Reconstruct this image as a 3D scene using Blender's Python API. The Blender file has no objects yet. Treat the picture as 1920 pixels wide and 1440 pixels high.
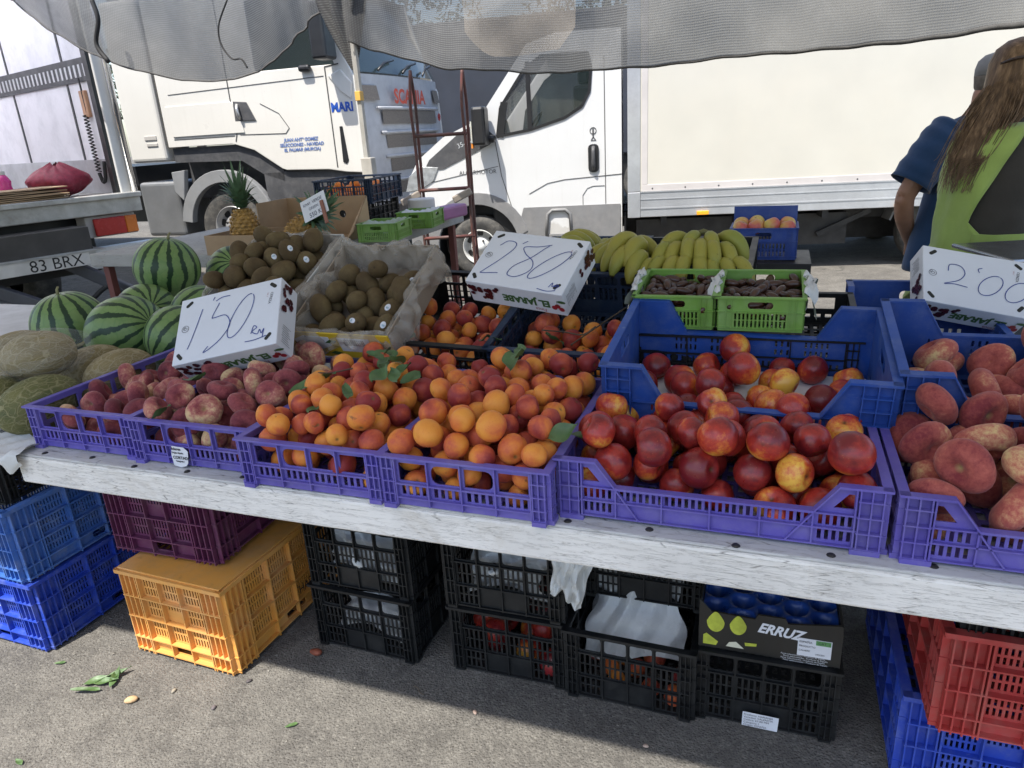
import bpy, bmesh, math, random
from mathutils import Vector, Matrix, Euler
from mathutils.geometry import tessellate_polygon
from math import sin, cos, pi, radians, exp, sqrt, atan2
random.seed(7)
SC = bpy.context.scene
COL = SC.collection
# ------------------------------------------------------------------ camera
PITCH, ROLL, CAM_H = radians(19.5), radians(3.5), 1.55
_fw = Vector((0, cos(PITCH), -sin(PITCH))); _up = Vector((0, sin(PITCH), cos(PITCH))); _rt = Vector((1, 0, 0))
_r2 = _rt * cos(ROLL) - _up * sin(ROLL); _u2 = _up * cos(ROLL) + _rt * sin(ROLL)
cam = bpy.data.cameras.new('camera'); camo = bpy.data.objects.new('camera', cam); COL.objects.link(camo)
cm = Matrix((( _r2.x, _u2.x, -_fw.x, 0), (_r2.y, _u2.y, -_fw.y, 0), (_r2.z, _u2.z, -_fw.z, CAM_H), (0, 0, 0, 1)))
camo.matrix_world = cm
cam.sensor_width = 36; cam.lens = 36 * 1340 / 1920; cam.clip_start = .05; cam.clip_end = 3000
SC.camera = camo
# ------------------------------------------------------------------ sky and sun
SUN = Vector((-.30, -.40, 1.0)).normalized()
w = bpy.data.worlds.new('World'); SC.world = w; w.use_nodes = True
nt = w.node_tree; bg = nt.nodes['Background']
sky = nt.nodes.new('ShaderNodeTexSky'); sky.sky_type = 'NISHITA'; sky.sun_disc = False
sky.sun_elevation = math.asin(SUN.z); sky.sun_rotation = atan2(SUN.x, SUN.y)
sky.air_density = 1.0; sky.dust_density = 1.5
nt.links.new(sky.outputs[0], bg.inputs[0]); bg.inputs[1].default_value = .15
sl = bpy.data.lights.new('sun', 'SUN'); sl.energy = 4.3; sl.angle = radians(.53); sl.color = (1, .955, .88)
so = bpy.data.objects.new('sun', sl); COL.objects.link(so); so.rotation_euler = SUN.to_track_quat('Z', 'Y').to_euler(); so.location = SUN * 30
vs = SC.view_settings; vs.view_transform = 'Standard'; vs.look = 'None'; vs.exposure = 1.0; vs.gamma = 1.0; vs.use_curve_mapping = False
SC.cycles.use_denoising = True
SC.cycles.max_bounces = 8; SC.cycles.transparent_max_bounces = 12; SC.cycles.sample_clamp_indirect = 6
# ------------------------------------------------------------------ frames
OX, OY, TZ = -1.373, 1.85, .79
YAW = atan2(-.3557, .9346)
UU = Vector((cos(YAW), sin(YAW), 0)); VV = Vector((-sin(YAW), cos(YAW), 0))
def tw(u, v, z): return Vector((OX, OY, 0)) + UU * u + VV * v + Vector((0, 0, z))
def rnd(a, b): return a + (b - a) * random.random()
def lerp(a, b, t): return a + (b - a) * t
# ------------------------------------------------------------------ materials
MATS = {}
def _n(nt, typ, **kw):
    n = nt.nodes.new(typ)
    for k, v in kw.items(): setattr(n, k, v)
    return n
def _mix(nt, a, b, fac, mode='MIX'):
    m = _n(nt, 'ShaderNodeMix', data_type='RGBA', blend_type=mode)
    for sock, val in ((m.inputs[6], a), (m.inputs[7], b)):
        if hasattr(val, 'is_linked'): nt.links.new(val, sock)
        else: sock.default_value = (*val[:3], 1)
    if hasattr(fac, 'is_linked'): nt.links.new(fac, m.inputs[0])
    else: m.inputs[0].default_value = fac
    return m.outputs[2]
def _ramp(nt, fac, stops, interp='LINEAR'):
    r = _n(nt, 'ShaderNodeValToRGB'); r.color_ramp.interpolation = interp
    cr = r.color_ramp
    while len(cr.elements) < len(stops): cr.elements.new(.5)
    for e, (p, c) in zip(cr.elements, stops):
        e.position = p; e.color = (*(c if hasattr(c, '__len__') else (c, c, c)), 1)
    nt.links.new(fac, r.inputs[0]); return r.outputs[0]
def _noise(nt, vec, scale, detail=4, rough=.55, dist=0):
    n = _n(nt, 'ShaderNodeTexNoise'); n.inputs['Scale'].default_value = scale; n.inputs['Detail'].default_value = detail
    n.inputs['Roughness'].default_value = rough; n.inputs['Distortion'].default_value = dist
    if vec is not None: nt.links.new(vec, n.inputs['Vector'])
    return n.outputs['Fac']
def _math(nt, op, a, b=None, clamp=False):
    m = _n(nt, 'ShaderNodeMath', operation=op); m.use_clamp = clamp
    for i, x in enumerate((a, b)):
        if x is None: continue
        if hasattr(x, 'is_linked'): nt.links.new(x, m.inputs[i])
        else: m.inputs[i].default_value = x
    return m.outputs[0]
def newmat(name):
    m = bpy.data.materials.new(name); m.use_nodes = True; nt = m.node_tree
    b = nt.nodes['Principled BSDF']; tc = _n(nt, 'ShaderNodeTexCoord')
    return m, nt, b, tc
def objvec(nt, tc, jitter=True):
    """object coordinates shifted by a random amount for each object"""
    oi = _n(nt, 'ShaderNodeObjectInfo')
    if not jitter: return tc.outputs['Object'], oi
    mu = _n(nt, 'ShaderNodeVectorMath', operation='MULTIPLY_ADD')
    co = _n(nt, 'ShaderNodeCombineXYZ')
    for i, k in enumerate((37.0, 91.0, 53.0)): nt.links.new(_math(nt, 'MULTIPLY', oi.outputs['Random'], k), co.inputs[i])
    ad = _n(nt, 'ShaderNodeVectorMath', operation='ADD')
    nt.links.new(tc.outputs['Object'], ad.inputs[0]); nt.links.new(co.outputs[0], ad.inputs[1])
    return ad.outputs[0], oi
def bump(nt, b, h, strength, dist=.01):
    bp = _n(nt, 'ShaderNodeBump'); bp.inputs['Strength'].default_value = strength; bp.inputs['Distance'].default_value = dist
    nt.links.new(h, bp.inputs['Height']); nt.links.new(bp.outputs[0], b.inputs['Normal'])
def plastic(name, col, dust, amt=.4, rough=.45):
    """moulded crate plastic with sun fade, dust film, scuffs and grime"""
    m, nt, b, tc = newmat(name); v, oi = objvec(nt, tc)
    lum = .3 * col[0] + .55 * col[1] + .15 * col[2]; fade = tuple(lerp(c, lum, .28) * 1.25 for c in col); deep = tuple(c * .72 for c in col)
    c = _mix(nt, deep, col, _ramp(nt, _noise(nt, v, 3.2, 4), [(.3, 0), (.55, 1)])); c = _mix(nt, c, fade, _math(nt, 'MULTIPLY', _ramp(nt, _noise(nt, v, 5.5, 5, .6), [(.48, 0), (.68, 1)]), .7))
    c = _mix(nt, c, fade, _math(nt, 'MULTIPLY', oi.outputs['Random'], .35))
    c = _mix(nt, c, dust, _math(nt, 'MULTIPLY', _ramp(nt, _noise(nt, v, 16, 9, .72), [(.46, 0), (.72, 1)]), amt))
    sc = _n(nt, 'ShaderNodeMapping'); sc.inputs['Scale'].default_value = (1, 1, 9); sc.inputs['Rotation'].default_value = (.3, .5, .2); nt.links.new(v, sc.inputs[0])
    c = _mix(nt, c, tuple(min(1, q * 1.3) for q in dust), _math(nt, 'MULTIPLY', _ramp(nt, _noise(nt, sc.outputs[0], 40, 6, .75), [(.63, 0), (.68, 1)]), amt * .9))
    c = _mix(nt, c, (.03, .026, .02), _math(nt, 'MULTIPLY', _ramp(nt, _noise(nt, v, 9, 7, .7, .5), [(.60, 0), (.74, 1)]), amt * .9))
    nt.links.new(c, b.inputs['Base Color']); rr = _n(nt, 'ShaderNodeMapRange'); rr.inputs['To Min'].default_value = rough - .12; rr.inputs['To Max'].default_value = rough + .25
    nt.links.new(_noise(nt, v, 12, 6, .7), rr.inputs[0]); nt.links.new(rr.outputs[0], b.inputs['Roughness']); b.inputs['Specular IOR Level'].default_value = .4
    bump(nt, b, _noise(nt, v, 90, 4, .6), .12, .002); return m
def pbr(name, col, rough=.5, var=.15, scale=6, dirt=None, dirt_amt=.35, dirt_scale=9, bmp=0, bscale=60, metal=0, spec=.5, rvar=.15, trans=0, alpha=1, sss=0, sheen=0, jitter=True):
    if name in MATS: return MATS[name]
    m, nt, b, tc = newmat(name); v, oi = objvec(nt, tc, jitter)
    f = _noise(nt, v, scale, 5)
    lo = tuple(c * (1 - var) for c in col); hi = tuple(min(1, c * (1 + var)) for c in col)
    c = _mix(nt, lo, hi, _ramp(nt, f, [(.3, 0), (.7, 1)]))
    if dirt is not None:
        g = _noise(nt, v, dirt_scale, 8, .7)
        c = _mix(nt, c, dirt, _math(nt, 'MULTIPLY', _ramp(nt, g, [(.45, 0), (.75, 1)]), dirt_amt))
    nt.links.new(c, b.inputs['Base Color'])
    rr = _n(nt, 'ShaderNodeMapRange'); rr.inputs['To Min'].default_value = max(.02, rough - rvar); rr.inputs['To Max'].default_value = min(1, rough + rvar)
    nt.links.new(_noise(nt, v, scale * 3, 3), rr.inputs[0]); nt.links.new(rr.outputs[0], b.inputs['Roughness'])
    b.inputs['Metallic'].default_value = metal; b.inputs['Specular IOR Level'].default_value = spec
    if bmp: bump(nt, b, _noise(nt, v, bscale, 4, .6), bmp, .004)
    if trans: b.inputs['Transmission Weight'].default_value = trans
    if sss: b.inputs['Subsurface Weight'].default_value = sss; b.inputs['Subsurface Radius'].default_value = (.01, .004, .002)
    if sheen: b.inputs['Sheen Weight'].default_value = sheen; b.inputs['Sheen Roughness'].default_value = .6
    if alpha < 1: b.inputs['Alpha'].default_value = alpha
    MATS[name] = m; return m
# ------------------------------------------------------------------ mesh building
class MB:
    def __init__(s): s.v = []; s.f = []
    def add(s, vs, fs):
        o = len(s.v); s.v += [tuple(p) for p in vs]; s.f += [tuple(i + o for i in f) for f in fs]; return s
    def box(s, c, d, M=None):
        x, y, z = d[0] / 2, d[1] / 2, d[2] / 2
        vs = [Vector((c[0] + a * x, c[1] + b * y, c[2] + e * z)) for a in (-1, 1) for b in (-1, 1) for e in (-1, 1)]
        if M is not None: vs = [M @ p for p in vs]
        return s.add(vs, [(0, 1, 3, 2), (4, 6, 7, 5), (0, 4, 5, 1), (2, 3, 7, 6), (0, 2, 6, 4), (1, 5, 7, 3)])
    def b2(s, x0, x1, y0, y1, z0, z1, M=None): return s.box(((x0 + x1) / 2, (y0 + y1) / 2, (z0 + z1) / 2), (x1 - x0, y1 - y0, z1 - z0), M)
    def bar(s, a, b, wd, ht):
        """rectangular bar from a to b"""
        a, b = Vector(a), Vector(b); d = (b - a); L = d.length
        M = Matrix.Translation((a + b) / 2) @ d.to_track_quat('X', 'Z').to_matrix().to_4x4()
        return s.box((0, 0, 0), (L, wd, ht), M)
    def tube(s, pts, r, n=8, cap=True, sx=1.0):
        pts = [Vector(p) for p in pts]; R = r if hasattr(r, '__len__') else [r] * len(pts)
        vs = []; fs = []; up = None
        for i, p in enumerate(pts):
            t = (pts[min(i + 1, len(pts) - 1)] - pts[max(i - 1, 0)]).normalized()
            if up is None: up = Vector((0, 0, 1)) if abs(t.z) < .9 else Vector((1, 0, 0))
            a = t.cross(up).normalized(); up = a.cross(t).normalized()
            for k in range(n):
                q = 2 * pi * k / n; vs.append(p + (a * cos(q) * sx + up * sin(q)) * R[i])
        for i in range(len(pts) - 1):
            for k in range(n):
                k2 = (k + 1) % n; fs.append((i * n + k, i * n + k2, (i + 1) * n + k2, (i + 1) * n + k))
        if cap: fs += [tuple(range(n - 1, -1, -1)), tuple((len(pts) - 1) * n + k for k in range(n))]
        return s.add(vs, fs)
    def loft(s, rings, cap=True):
        n = len(rings[0]); vs = [p for r in rings for p in r]; fs = []
        for i in range(len(rings) - 1):
            for k in range(n):
                k2 = (k + 1) % n; fs.append((i * n + k, i * n + k2, (i + 1) * n + k2, (i + 1) * n + k))
        if cap: fs += [tuple(range(n - 1, -1, -1)), tuple((len(rings) - 1) * n + k for k in range(n))]
        return s.add(vs, fs)
    def grid(s, fn, nu, nv, closed_u=False):
        vs = [fn(i / (nu if closed_u else nu - 1), j / (nv - 1)) for j in range(nv) for i in range(nu)]; fs = []
        for j in range(nv - 1):
            for i in range(nu if closed_u else nu - 1):
                i2 = (i + 1) % nu; fs.append((j * nu + i, j * nu + i2, (j + 1) * nu + i2, (j + 1) * nu + i))
        return s.add(vs, fs)
    def lathe(s, prof, n=16, M=None):
        """profile of (r, z) about z"""
        vs = []; fs = []
        for r, z in prof:
            for k in range(n):
                q = 2 * pi * k / n; vs.append(Vector((r * cos(q), r * sin(q), z)))
        for i in range(len(prof) - 1):
            for k in range(n):
                k2 = (k + 1) % n; fs.append((i * n + k, i * n + k2, (i + 1) * n + k2, (i + 1) * n + k))
        if M is not None: vs = [M @ p for p in vs]
        return s.add(vs, fs)
    def plate(s, outer, holes=(), t=.02, M=None, y=0.0, bow=None):
        """polygon in x,z with holes, front face at y, thickness t towards +y"""
        loops = [[Vector((p[0], p[1], 0)) for p in outer]] + [[Vector((p[0], p[1], 0)) for p in h] for h in holes]
        flat = [p for l in loops for p in l]; tri = tessellate_polygon(loops); n = len(flat)
        yy = lambda p: y + (bow(p.x, p.y) if bow else 0)
        vs = [Vector((p.x, yy(p), p.y)) for p in flat] + [Vector((p.x, yy(p) + t, p.y)) for p in flat]
        fs = [tuple(x) for x in tri] + [tuple(i + n for i in reversed(x)) for x in tri]
        o = 0
        for l in loops:
            for i in range(len(l)):
                j = (i + 1) % len(l); fs.append((o + i, o + j, o + j + n, o + i + n))
            o += len(l)
        if M is not None: vs = [M @ p for p in vs]
        return s.add(vs, fs)
    def mesh(s, name, smooth=False):
        me = bpy.data.meshes.new(name); me.from_pydata(s.v, [], s.f)
        bm = bmesh.new(); bm.from_mesh(me); bmesh.ops.recalc_face_normals(bm, faces=bm.faces); bm.to_mesh(me); bm.free()
        if smooth:
            me.polygons.foreach_set('use_smooth', [True] * len(me.polygons))
            if smooth != 'all':
                try: me.set_sharp_from_angle(angle=radians(smooth if smooth > 1 else 40))
                except Exception: pass
        me.update(); return me
    def build(s, name, mat, parent=None, smooth=False, bevel=0, segs=2):
        return link(name, s.mesh(name, smooth), mat, parent, bevel, segs)
def link(name, me, mat, parent=None, bevel=0, segs=2):
    o = bpy.data.objects.new(name, me); COL.objects.link(o)
    if mat is not None and not me.materials: me.materials.append(mat)
    if parent is not None: o.parent = parent
    if bevel:
        md = o.modifiers.new('b', 'BEVEL'); md.width = bevel; md.segments = segs; md.limit_method = 'ANGLE'; md.angle_limit = radians(35)
    return o
def tag(o, label, cat, group=None, kind=None):
    if label: o['label'] = label
    if cat: o['category'] = cat
    if group: o['group'] = group
    if kind: o['kind'] = kind
    return o
def empty(name, M, label=None, cat=None, group=None):
    o = bpy.data.objects.new(name, None); o.empty_display_size = .05; COL.objects.link(o)
    o.matrix_world = M; return tag(o, label, cat, group)
def pose(u, v, z, rz=0, rx=0, ry=0):
    """placement in the stall's own frame: along the counter, into the stall, height"""
    return Matrix.Translation(tw(u, v, z)) @ Matrix.Rotation(YAW + radians(rz), 4, 'Z') @ Matrix.Rotation(radians(ry), 4, 'Y') @ Matrix.Rotation(radians(rx), 4, 'X')
TEXTC = {}
def lettering(body, size, mat, parent, M, name='lettering', bold=0, sx=1.0, align='LEFT', shear=0):
    key = (body, round(size, 4), bold, align, shear)
    if key not in TEXTC:
        cu = bpy.data.curves.new('t', 'FONT'); cu.body = body; cu.size = size; cu.offset = bold; cu.align_x = align; cu.shear = shear; cu.resolution_u = 3
        to = bpy.data.objects.new('t', cu); COL.objects.link(to)
        dg = bpy.context.evaluated_depsgraph_get(); me = bpy.data.meshes.new_from_object(to.evaluated_get(dg)); me.name = name
        bpy.data.objects.remove(to); bpy.data.curves.remove(cu); me.materials.clear(); TEXTC[key] = me
    me = TEXTC[key].copy(); me.materials.append(mat)
    o = bpy.data.objects.new(name, me); COL.objects.link(o); o.parent = parent; o.matrix_local = M @ Matrix.Diagonal((sx, 1, 1, 1)); return o
def ribbon(mb, pts, wd, n=(0, 0, 1), z=0):
    """flat pen stroke through points in the local x,y plane"""
    pts = [Vector((p[0], p[1], z)) for p in pts]; vs = []
    for i, p in enumerate(pts):
        t = (pts[min(i + 1, len(pts) - 1)] - pts[max(i - 1, 0)]).normalized(); a = Vector((-t.y, t.x, 0)) * wd / 2
        vs += [p + a, p - a]
    mb.add(vs, [(2 * i, 2 * i + 1, 2 * i + 3, 2 * i + 2) for i in range(len(pts) - 1)])
def spline(cp, n=8):
    """Catmull-Rom through control points"""
    cp = [Vector(p) for p in cp]; P = [cp[0] * 2 - cp[1]] + cp + [cp[-1] * 2 - cp[-2]]; out = []
    for i in range(1, len(P) - 2):
        for k in range(n):
            t = k / n; a, b, c, d = P[i - 1], P[i], P[i + 1], P[i + 2]
            out.append(.5 * ((2 * b) + (c - a) * t + (2 * a - 5 * b + 4 * c - d) * t * t + (3 * b - a - 3 * c + d) * t ** 3))
    out.append(cp[-1]); return out
def rect(x0, x1, z0, z1, r=0, rl=True, rr=True):
    if not r: return [(x0, z0), (x1, z0), (x1, z1), (x0, z1)]
    out = []
    for cx, cz, a0, on in ((x1 - r, z0 + r, -90, rr), (x1 - r, z1 - r, 0, rr), (x0 + r, z1 - r, 90, rl), (x0 + r, z0 + r, 180, rl)):
        if on: out += [(cx + r * cos(radians(a0 + k * 30)), cz + r * sin(radians(a0 + k * 30))) for k in range(4)]
        else:
            sx = 1 if a0 in (-90, 0) else -1; sz = 1 if a0 in (0, 90) else -1
            out.append((cx + sx * r, cz + sz * r))
    return out
# ================================================================== ground
def asphalt():
    m, nt, b, tc = newmat('worn asphalt'); v = tc.outputs['Object']
    big = _noise(nt, v, .9, 6, .6); mid = _noise(nt, v, 7, 8, .72); fine = _noise(nt, v, 190, 3, .7)
    c = _mix(nt, (.10, .093, .083), (.20, .187, .164), _ramp(nt, mid, [(.32, 0), (.68, 1)]))
    c = _mix(nt, c, (.075, .07, .064), _math(nt, 'MULTIPLY', _ramp(nt, big, [(.42, 0), (.62, 1)]), .55))
    vo = _n(nt, 'ShaderNodeTexVoronoi'); vo.inputs['Scale'].default_value = 115; nt.links.new(v, vo.inputs['Vector'])
    agg = _ramp(nt, vo.outputs['Distance'], [(.0, .0), (.55, 1)])
    c = _mix(nt, c, (.06, .057, .053), _math(nt, 'MULTIPLY', _ramp(nt, fine, [(.50, 0), (.64, 1)]), .85))
    cell = _ramp(nt, vo.outputs['Color'], [(.55, 0), (.95, 1)])
    c = _mix(nt, c, (.26, .245, .215), _math(nt, 'MULTIPLY', cell, .42))
    st = _noise(nt, v, 3.3, 5, .7, .8)
    c = _mix(nt, c, (.05, .047, .044), _math(nt, 'MULTIPLY', _ramp(nt, st, [(.57, 0), (.70, 1)]), .6))
    nt.links.new(c, b.inputs['Base Color']); b.inputs['Roughness'].default_value = .92; b.inputs['Specular IOR Level'].default_value = .25
    hh = _math(nt, 'ADD', _math(nt, 'MULTIPLY', agg, -.6), _math(nt, 'MULTIPLY', fine, .9)); bump(nt, b, hh, .85, .006)
    return m
g = MB(); N = 40
g.grid(lambda a, b: Vector((lerp(-220, 220, a), lerp(-120, 400, b), 0)), 3, 3)
go = g.build('ground', asphalt()); go['kind'] = 'structure'
# ================================================================== counter
def painted_wood(name, base=(.80, .765, .705), grain=(.30, .27, .23), amt=.8):
    m, nt, b, tc = newmat(name)
    mp = _n(nt, 'ShaderNodeMapping'); mp.inputs['Scale'].default_value = (2.2, 14, 26); nt.links.new(tc.outputs['Object'], mp.inputs[0])
    v = mp.outputs[0]
    g1 = _noise(nt, v, 6, 8, .68, .6); g2 = _noise(nt, v, 22, 5, .7); g3 = _noise(nt, tc.outputs['Object'], 5, 4)
    c = _mix(nt, tuple(x * .82 for x in base), base, _ramp(nt, g3, [(.3, 0), (.65, 1)]))
    cr = _ramp(nt, g1, [(.535, 0), (.545, 1), (.555, 1), (.565, 0)])
    c = _mix(nt, c, grain, _math(nt, 'MULTIPLY', cr, amt * .5))
    ch = _math(nt, 'MULTIPLY', _ramp(nt, g2, [(.60, 0), (.66, 1)]), _ramp(nt, _noise(nt, tc.outputs['Object'], 9, 5, .7), [(.47, 0), (.60, 1)]))
    c = _mix(nt, c, tuple(x * .8 for x in grain), _math(nt, 'MULTIPLY', ch, amt))
    mv = _n(nt, 'ShaderNodeMapping'); mv.inputs['Scale'].default_value = (3.0, 20, 46); nt.links.new(tc.outputs['Object'], mv.inputs[0]); ve = _n(nt, 'ShaderNodeTexVoronoi', feature='DISTANCE_TO_EDGE'); ve.inputs['Scale'].default_value = 2.6; ve.inputs['Randomness'].default_value = 1.0; nt.links.new(mv.outputs[0], ve.inputs['Vector'])
    ck = _math(nt, 'MULTIPLY', _ramp(nt, ve.outputs[0], [(.0, 1), (.035, 0)]), _ramp(nt, _noise(nt, tc.outputs['Object'], 16, 5, .7), [(.46, 0), (.58, 1)]))
    c = _mix(nt, c, (.13, .115, .095), _math(nt, 'MULTIPLY', ck, amt))
    c = _mix(nt, c, (.50, .44, .35), _math(nt, 'MULTIPLY', _ramp(nt, _noise(nt, tc.outputs['Object'], 3.3, 6, .75, 1.0), [(.55, 0), (.72, 1)]), .45))
    kn = _n(nt, 'ShaderNodeTexVoronoi'); kn.inputs['Scale'].default_value = 1.15; nt.links.new(tc.outputs['Object'], kn.inputs['Vector'])
    c = _mix(nt, c, (.22, .19, .16), _math(nt, 'MULTIPLY', _math(nt, 'MULTIPLY', _ramp(nt, kn.outputs['Distance'], [(.05, 1), (.075, 0)]), _ramp(nt, g2, [(.4, 0), (.55, 1)])), .8))
    nt.links.new(c, b.inputs['Base Color']); b.inputs['Roughness'].default_value = .7
    bump(nt, b, _math(nt, 'SUBTRACT', _math(nt, 'MULTIPLY', g3, .3), _math(nt, 'ADD', cr, ch)), .45, .003)
    return m
WOOD = painted_wood('chipped white painted board')
ZINC = pbr('weathered zinc strip', (.42, .42, .41), .5, .2, 4, dirt=(.25, .24, .22), dirt_amt=.5, metal=.3, jitter=False)
DARKM = pbr('dark steel', (.045, .043, .042), .5, .3, 8, metal=.5)
STEEL = pbr('galvanised steel', (.50, .50, .49), .38, .2, 7, dirt=(.28, .26, .24), dirt_amt=.4, metal=.75)
ct = empty('market_counter', pose(0, 0, 0), 'long white painted trestle counter carrying the fruit crates', 'counter')
mb = MB(); mb.b2(0, 3.6, .004, 1.75, TZ - .03, TZ - .002); mb.build('counter_top', painted_wood('counter boards', (.5, .49, .47)), ct)
mb = MB(); mb.b2(0, 3.6, -.028, .002, TZ - .088, TZ - .008); mb.build('front_board', WOOD, ct, bevel=.006)
mb = MB(); mb.b2(.0, 3.6, -.024, .055, TZ - .0075, TZ); mb.build('edge_strip', painted_wood('worn pale strip', (.56, .555, .54)), ct, bevel=.003)
for k in range(15):
    mb = MB(); mb.lathe([(.0001, .003), (.006, .0025), (.0085, .0)], 10); o = mb.build('screw_head', DARKM, ct, 'all'); o.location = (.09 + k * .165, -.006 + .01 * sin(k * 2.1), TZ + .0002)
for u in (.5, 1.75, 3.3):
    for v in (1.0, 1.68):
        mb = MB(); mb.b2(u - .02, u + .02, v - .02, v + .02, 0, TZ - .03); mb.build('leg', DARKM, ct)
# the lower board joining on at the melon end
lt = empty('melon_table', pose(-2.3, .06, 0), 'grey side table under the melons and watermelons', 'table')
mb = MB(); mb.b2(0, 2.29, 0, 1.5, TZ - .045, TZ - .012); mb.build('table_top', pbr('grey white laminate', (.46, .46, .46), .5, .12, 3, dirt=(.3, .28, .26), dirt_amt=.4, jitter=False), lt, bevel=.004)
for u in (.1, 1.3):
    for v in (.9, 1.4):
        mb = MB(); mb.b2(u - .018, u + .018, v - .018, v + .018, 0, TZ - .045); mb.build('leg', DARKM, lt)
# ================================================================== awning
def netmat():
    m, nt, b, tc = newmat('grey shade netting'); out = nt.nodes['Material Output']
    uv = tc.outputs['UV']
    sep = _n(nt, 'ShaderNodeSeparateXYZ'); nt.links.new(uv, sep.inputs[0])
    w1 = _math(nt, 'SINE', _math(nt, 'MULTIPLY', _math(nt, 'ADD', sep.outputs[1], _math(nt, 'MULTIPLY', _noise(nt, uv, 2, 2), .022)), 2 * pi / .0135))
    w2 = _math(nt, 'SINE', _math(nt, 'MULTIPLY', sep.outputs[0], 2 * pi / .012))
    h = _math(nt, 'ADD', _math(nt, 'MULTIPLY', w1, .7), _math(nt, 'MULTIPLY', w2, .3))
    f = _noise(nt, uv, 7, 5, .6)
    c = _mix(nt, (.185, .183, .178), (.285, .282, .272), _ramp(nt, h, [(.0, 0), (.9, 1)]))
    c = _mix(nt, c, (.34, .335, .32), _math(nt, 'MULTIPLY', _ramp(nt, f, [(.45, 0), (.75, 1)]), .4))
    d = _n(nt, 'ShaderNodeBsdfDiffuse'); t = _n(nt, 'ShaderNodeBsdfTranslucent'); tr = _n(nt, 'ShaderNodeBsdfTransparent')
    nt.links.new(c, d.inputs[0]); nt.links.new(c, t.inputs[0])
    bp = _n(nt, 'ShaderNodeBump'); bp.inputs['Strength'].default_value = .22; bp.inputs['Distance'].default_value = .003; nt.links.new(h, bp.inputs['Height']); nt.links.new(bp.outputs[0], d.inputs['Normal'])
    m1 = _n(nt, 'ShaderNodeMixShader'); m1.inputs[0].default_value = .55; nt.links.new(d.outputs[0], m1.inputs[1]); nt.links.new(t.outputs[0], m1.inputs[2])
    m2 = _n(nt, 'ShaderNodeMixShader'); nt.links.new(_math(nt, 'MULTIPLY', _ramp(nt, h, [(-.2, 1), (.5, .0)]), .20), m2.inputs[0])
    nt.links.new(m1.outputs[0], m2.inputs[1]); nt.links.new(tr.outputs[0], m2.inputs[2]); nt.links.new(m2.outputs[0], out.inputs[0])
    return m
NET = netmat()
def cloth(name, fn, nu, nv, mat, parent, su, sv, thick=0):
    mb = MB(); mb.grid(fn, nu, nv); me = bpy.data.meshes.new(name); me.from_pydata(mb.v, [], mb.f)
    uvl = me.uv_layers.new(name='uv'); loops = [(i / (nu - 1) * su, j / (nv - 1) * sv) for j in range(nv) for i in range(nu)]
    for l in me.loops: uvl.data[l.index].uv = loops[l.vertex_index]
    me.polygons.foreach_set('use_smooth', [True] * len(me.polygons)); return link(name, me, mat, parent)
def interp(pts, x):
    if x <= pts[0][0]: return pts[0][1]
    for (a, b), (c, d) in zip(pts[:-1], pts[1:]):
        if x <= c:
            t = (x - a) / (c - a); t2 = t * t * (3 - 2 * t) * .35 + t * .65; return b + (d - b) * t2
    return pts[-1][1]
VA = 3.4
aw = empty('stall_awning', pose(0, 0, 0), 'grey shade net awning sagging over the stall, its ragged edge along the back', 'awning')
def roof_fn(a, b):
    u = lerp(-4.2, 4.6, a); v = lerp(-.93, 2.6, b); z = lerp(2.35, 2.68, b) - .10 * sin(pi * b) * (1 + .4 * sin(3 * u)) ; return Vector((u, v, z))  # unseen roof; back edge cut short so sun reaches the curtains
ROOFM, _nt, _b, _tc = newmat('woven roof sheet'); _b.inputs['Base Color'].default_value = (.42, .42, .41, 1); _b.inputs['Roughness'].default_value = .9
_tl = _n(_nt, 'ShaderNodeBsdfTranslucent'); _tl.inputs[0].default_value = (.62, .58, .50, 1); _mx = _n(_nt, 'ShaderNodeMixShader'); _mx.inputs[0].default_value = .16
_nt.links.new(_b.outputs[0], _mx.inputs[1]); _nt.links.new(_tl.outputs[0], _mx.inputs[2]); _nt.links.new(_mx.outputs[0], _nt.nodes['Material Output'].inputs[0])
cloth('roof_sheet', roof_fn, 34, 14, ROOFM, aw, 8, 4)
LE = [(-4.6, 2.95), (-3.87, 2.75), (-3.66, 2.61), (-3.48, 2.48), (-3.1, 2.29), (-2.81, 2.16), (-2.52, 2.07), (-2.22, 2.04), (-1.93, 2.03), (-1.68, 2.06), (-1.53, 2.12), (-1.23, 2.29), (-1.04, 2.39), (-.86, 2.47)]
RE = [(-.79, 2.17), (-.67, 2.11), (-.44, 2.04), (-.1, 1.95), (.45, 1.89), (.82, 1.87), (1.27, 1.87), (1.78, 1.88), (2.27, 1.87), (3.05, 1.91), (4.4, 2.0)]
def left_fn(a, b):
    u = lerp(-4.6, -.86, a); lo = interp(LE, u); z = lerp(lo, 2.95, b)
    w = .03 * sin(7 * u + 4 * b) * (.3 + .7 * (1 - b)) + .09 * sin(2.6 * u + 1 + b) * (1 - b * .5) + .05 * sin(4.7 * u + 3.1 * z) + .006 * sin(17 * u - 9 * z)
    g = max(0, (u + 1.6) / .8); return Vector((u, VA + w + .10 * (1 - b) + .05 * g * sin(40 * u), z))
def right_fn(a, b):
    u = lerp(-.79, 4.4, a); lo = interp(RE, u) + .004 * sin(9 * u) + .003 * sin(23.7 * u + 2); z = lerp(lo, 2.85, b)
    w = .05 * sin(2.3 * u + 2 * b) * (1 - b * .6) + .022 * sin(5.3 * u - 7 * z) + .006 * sin(11 * u + 15 * z) + .12 * max(0, 1 - (u + .79) / .5) * sin(26 * u) * .4
    return Vector((u, VA + w, z))
cloth('side_curtain', left_fn, 120, 26, NET, aw, 3.74, .9)
cloth('side_curtain', right_fn, 150, 24, NET, aw, 5.2, .95)
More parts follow.
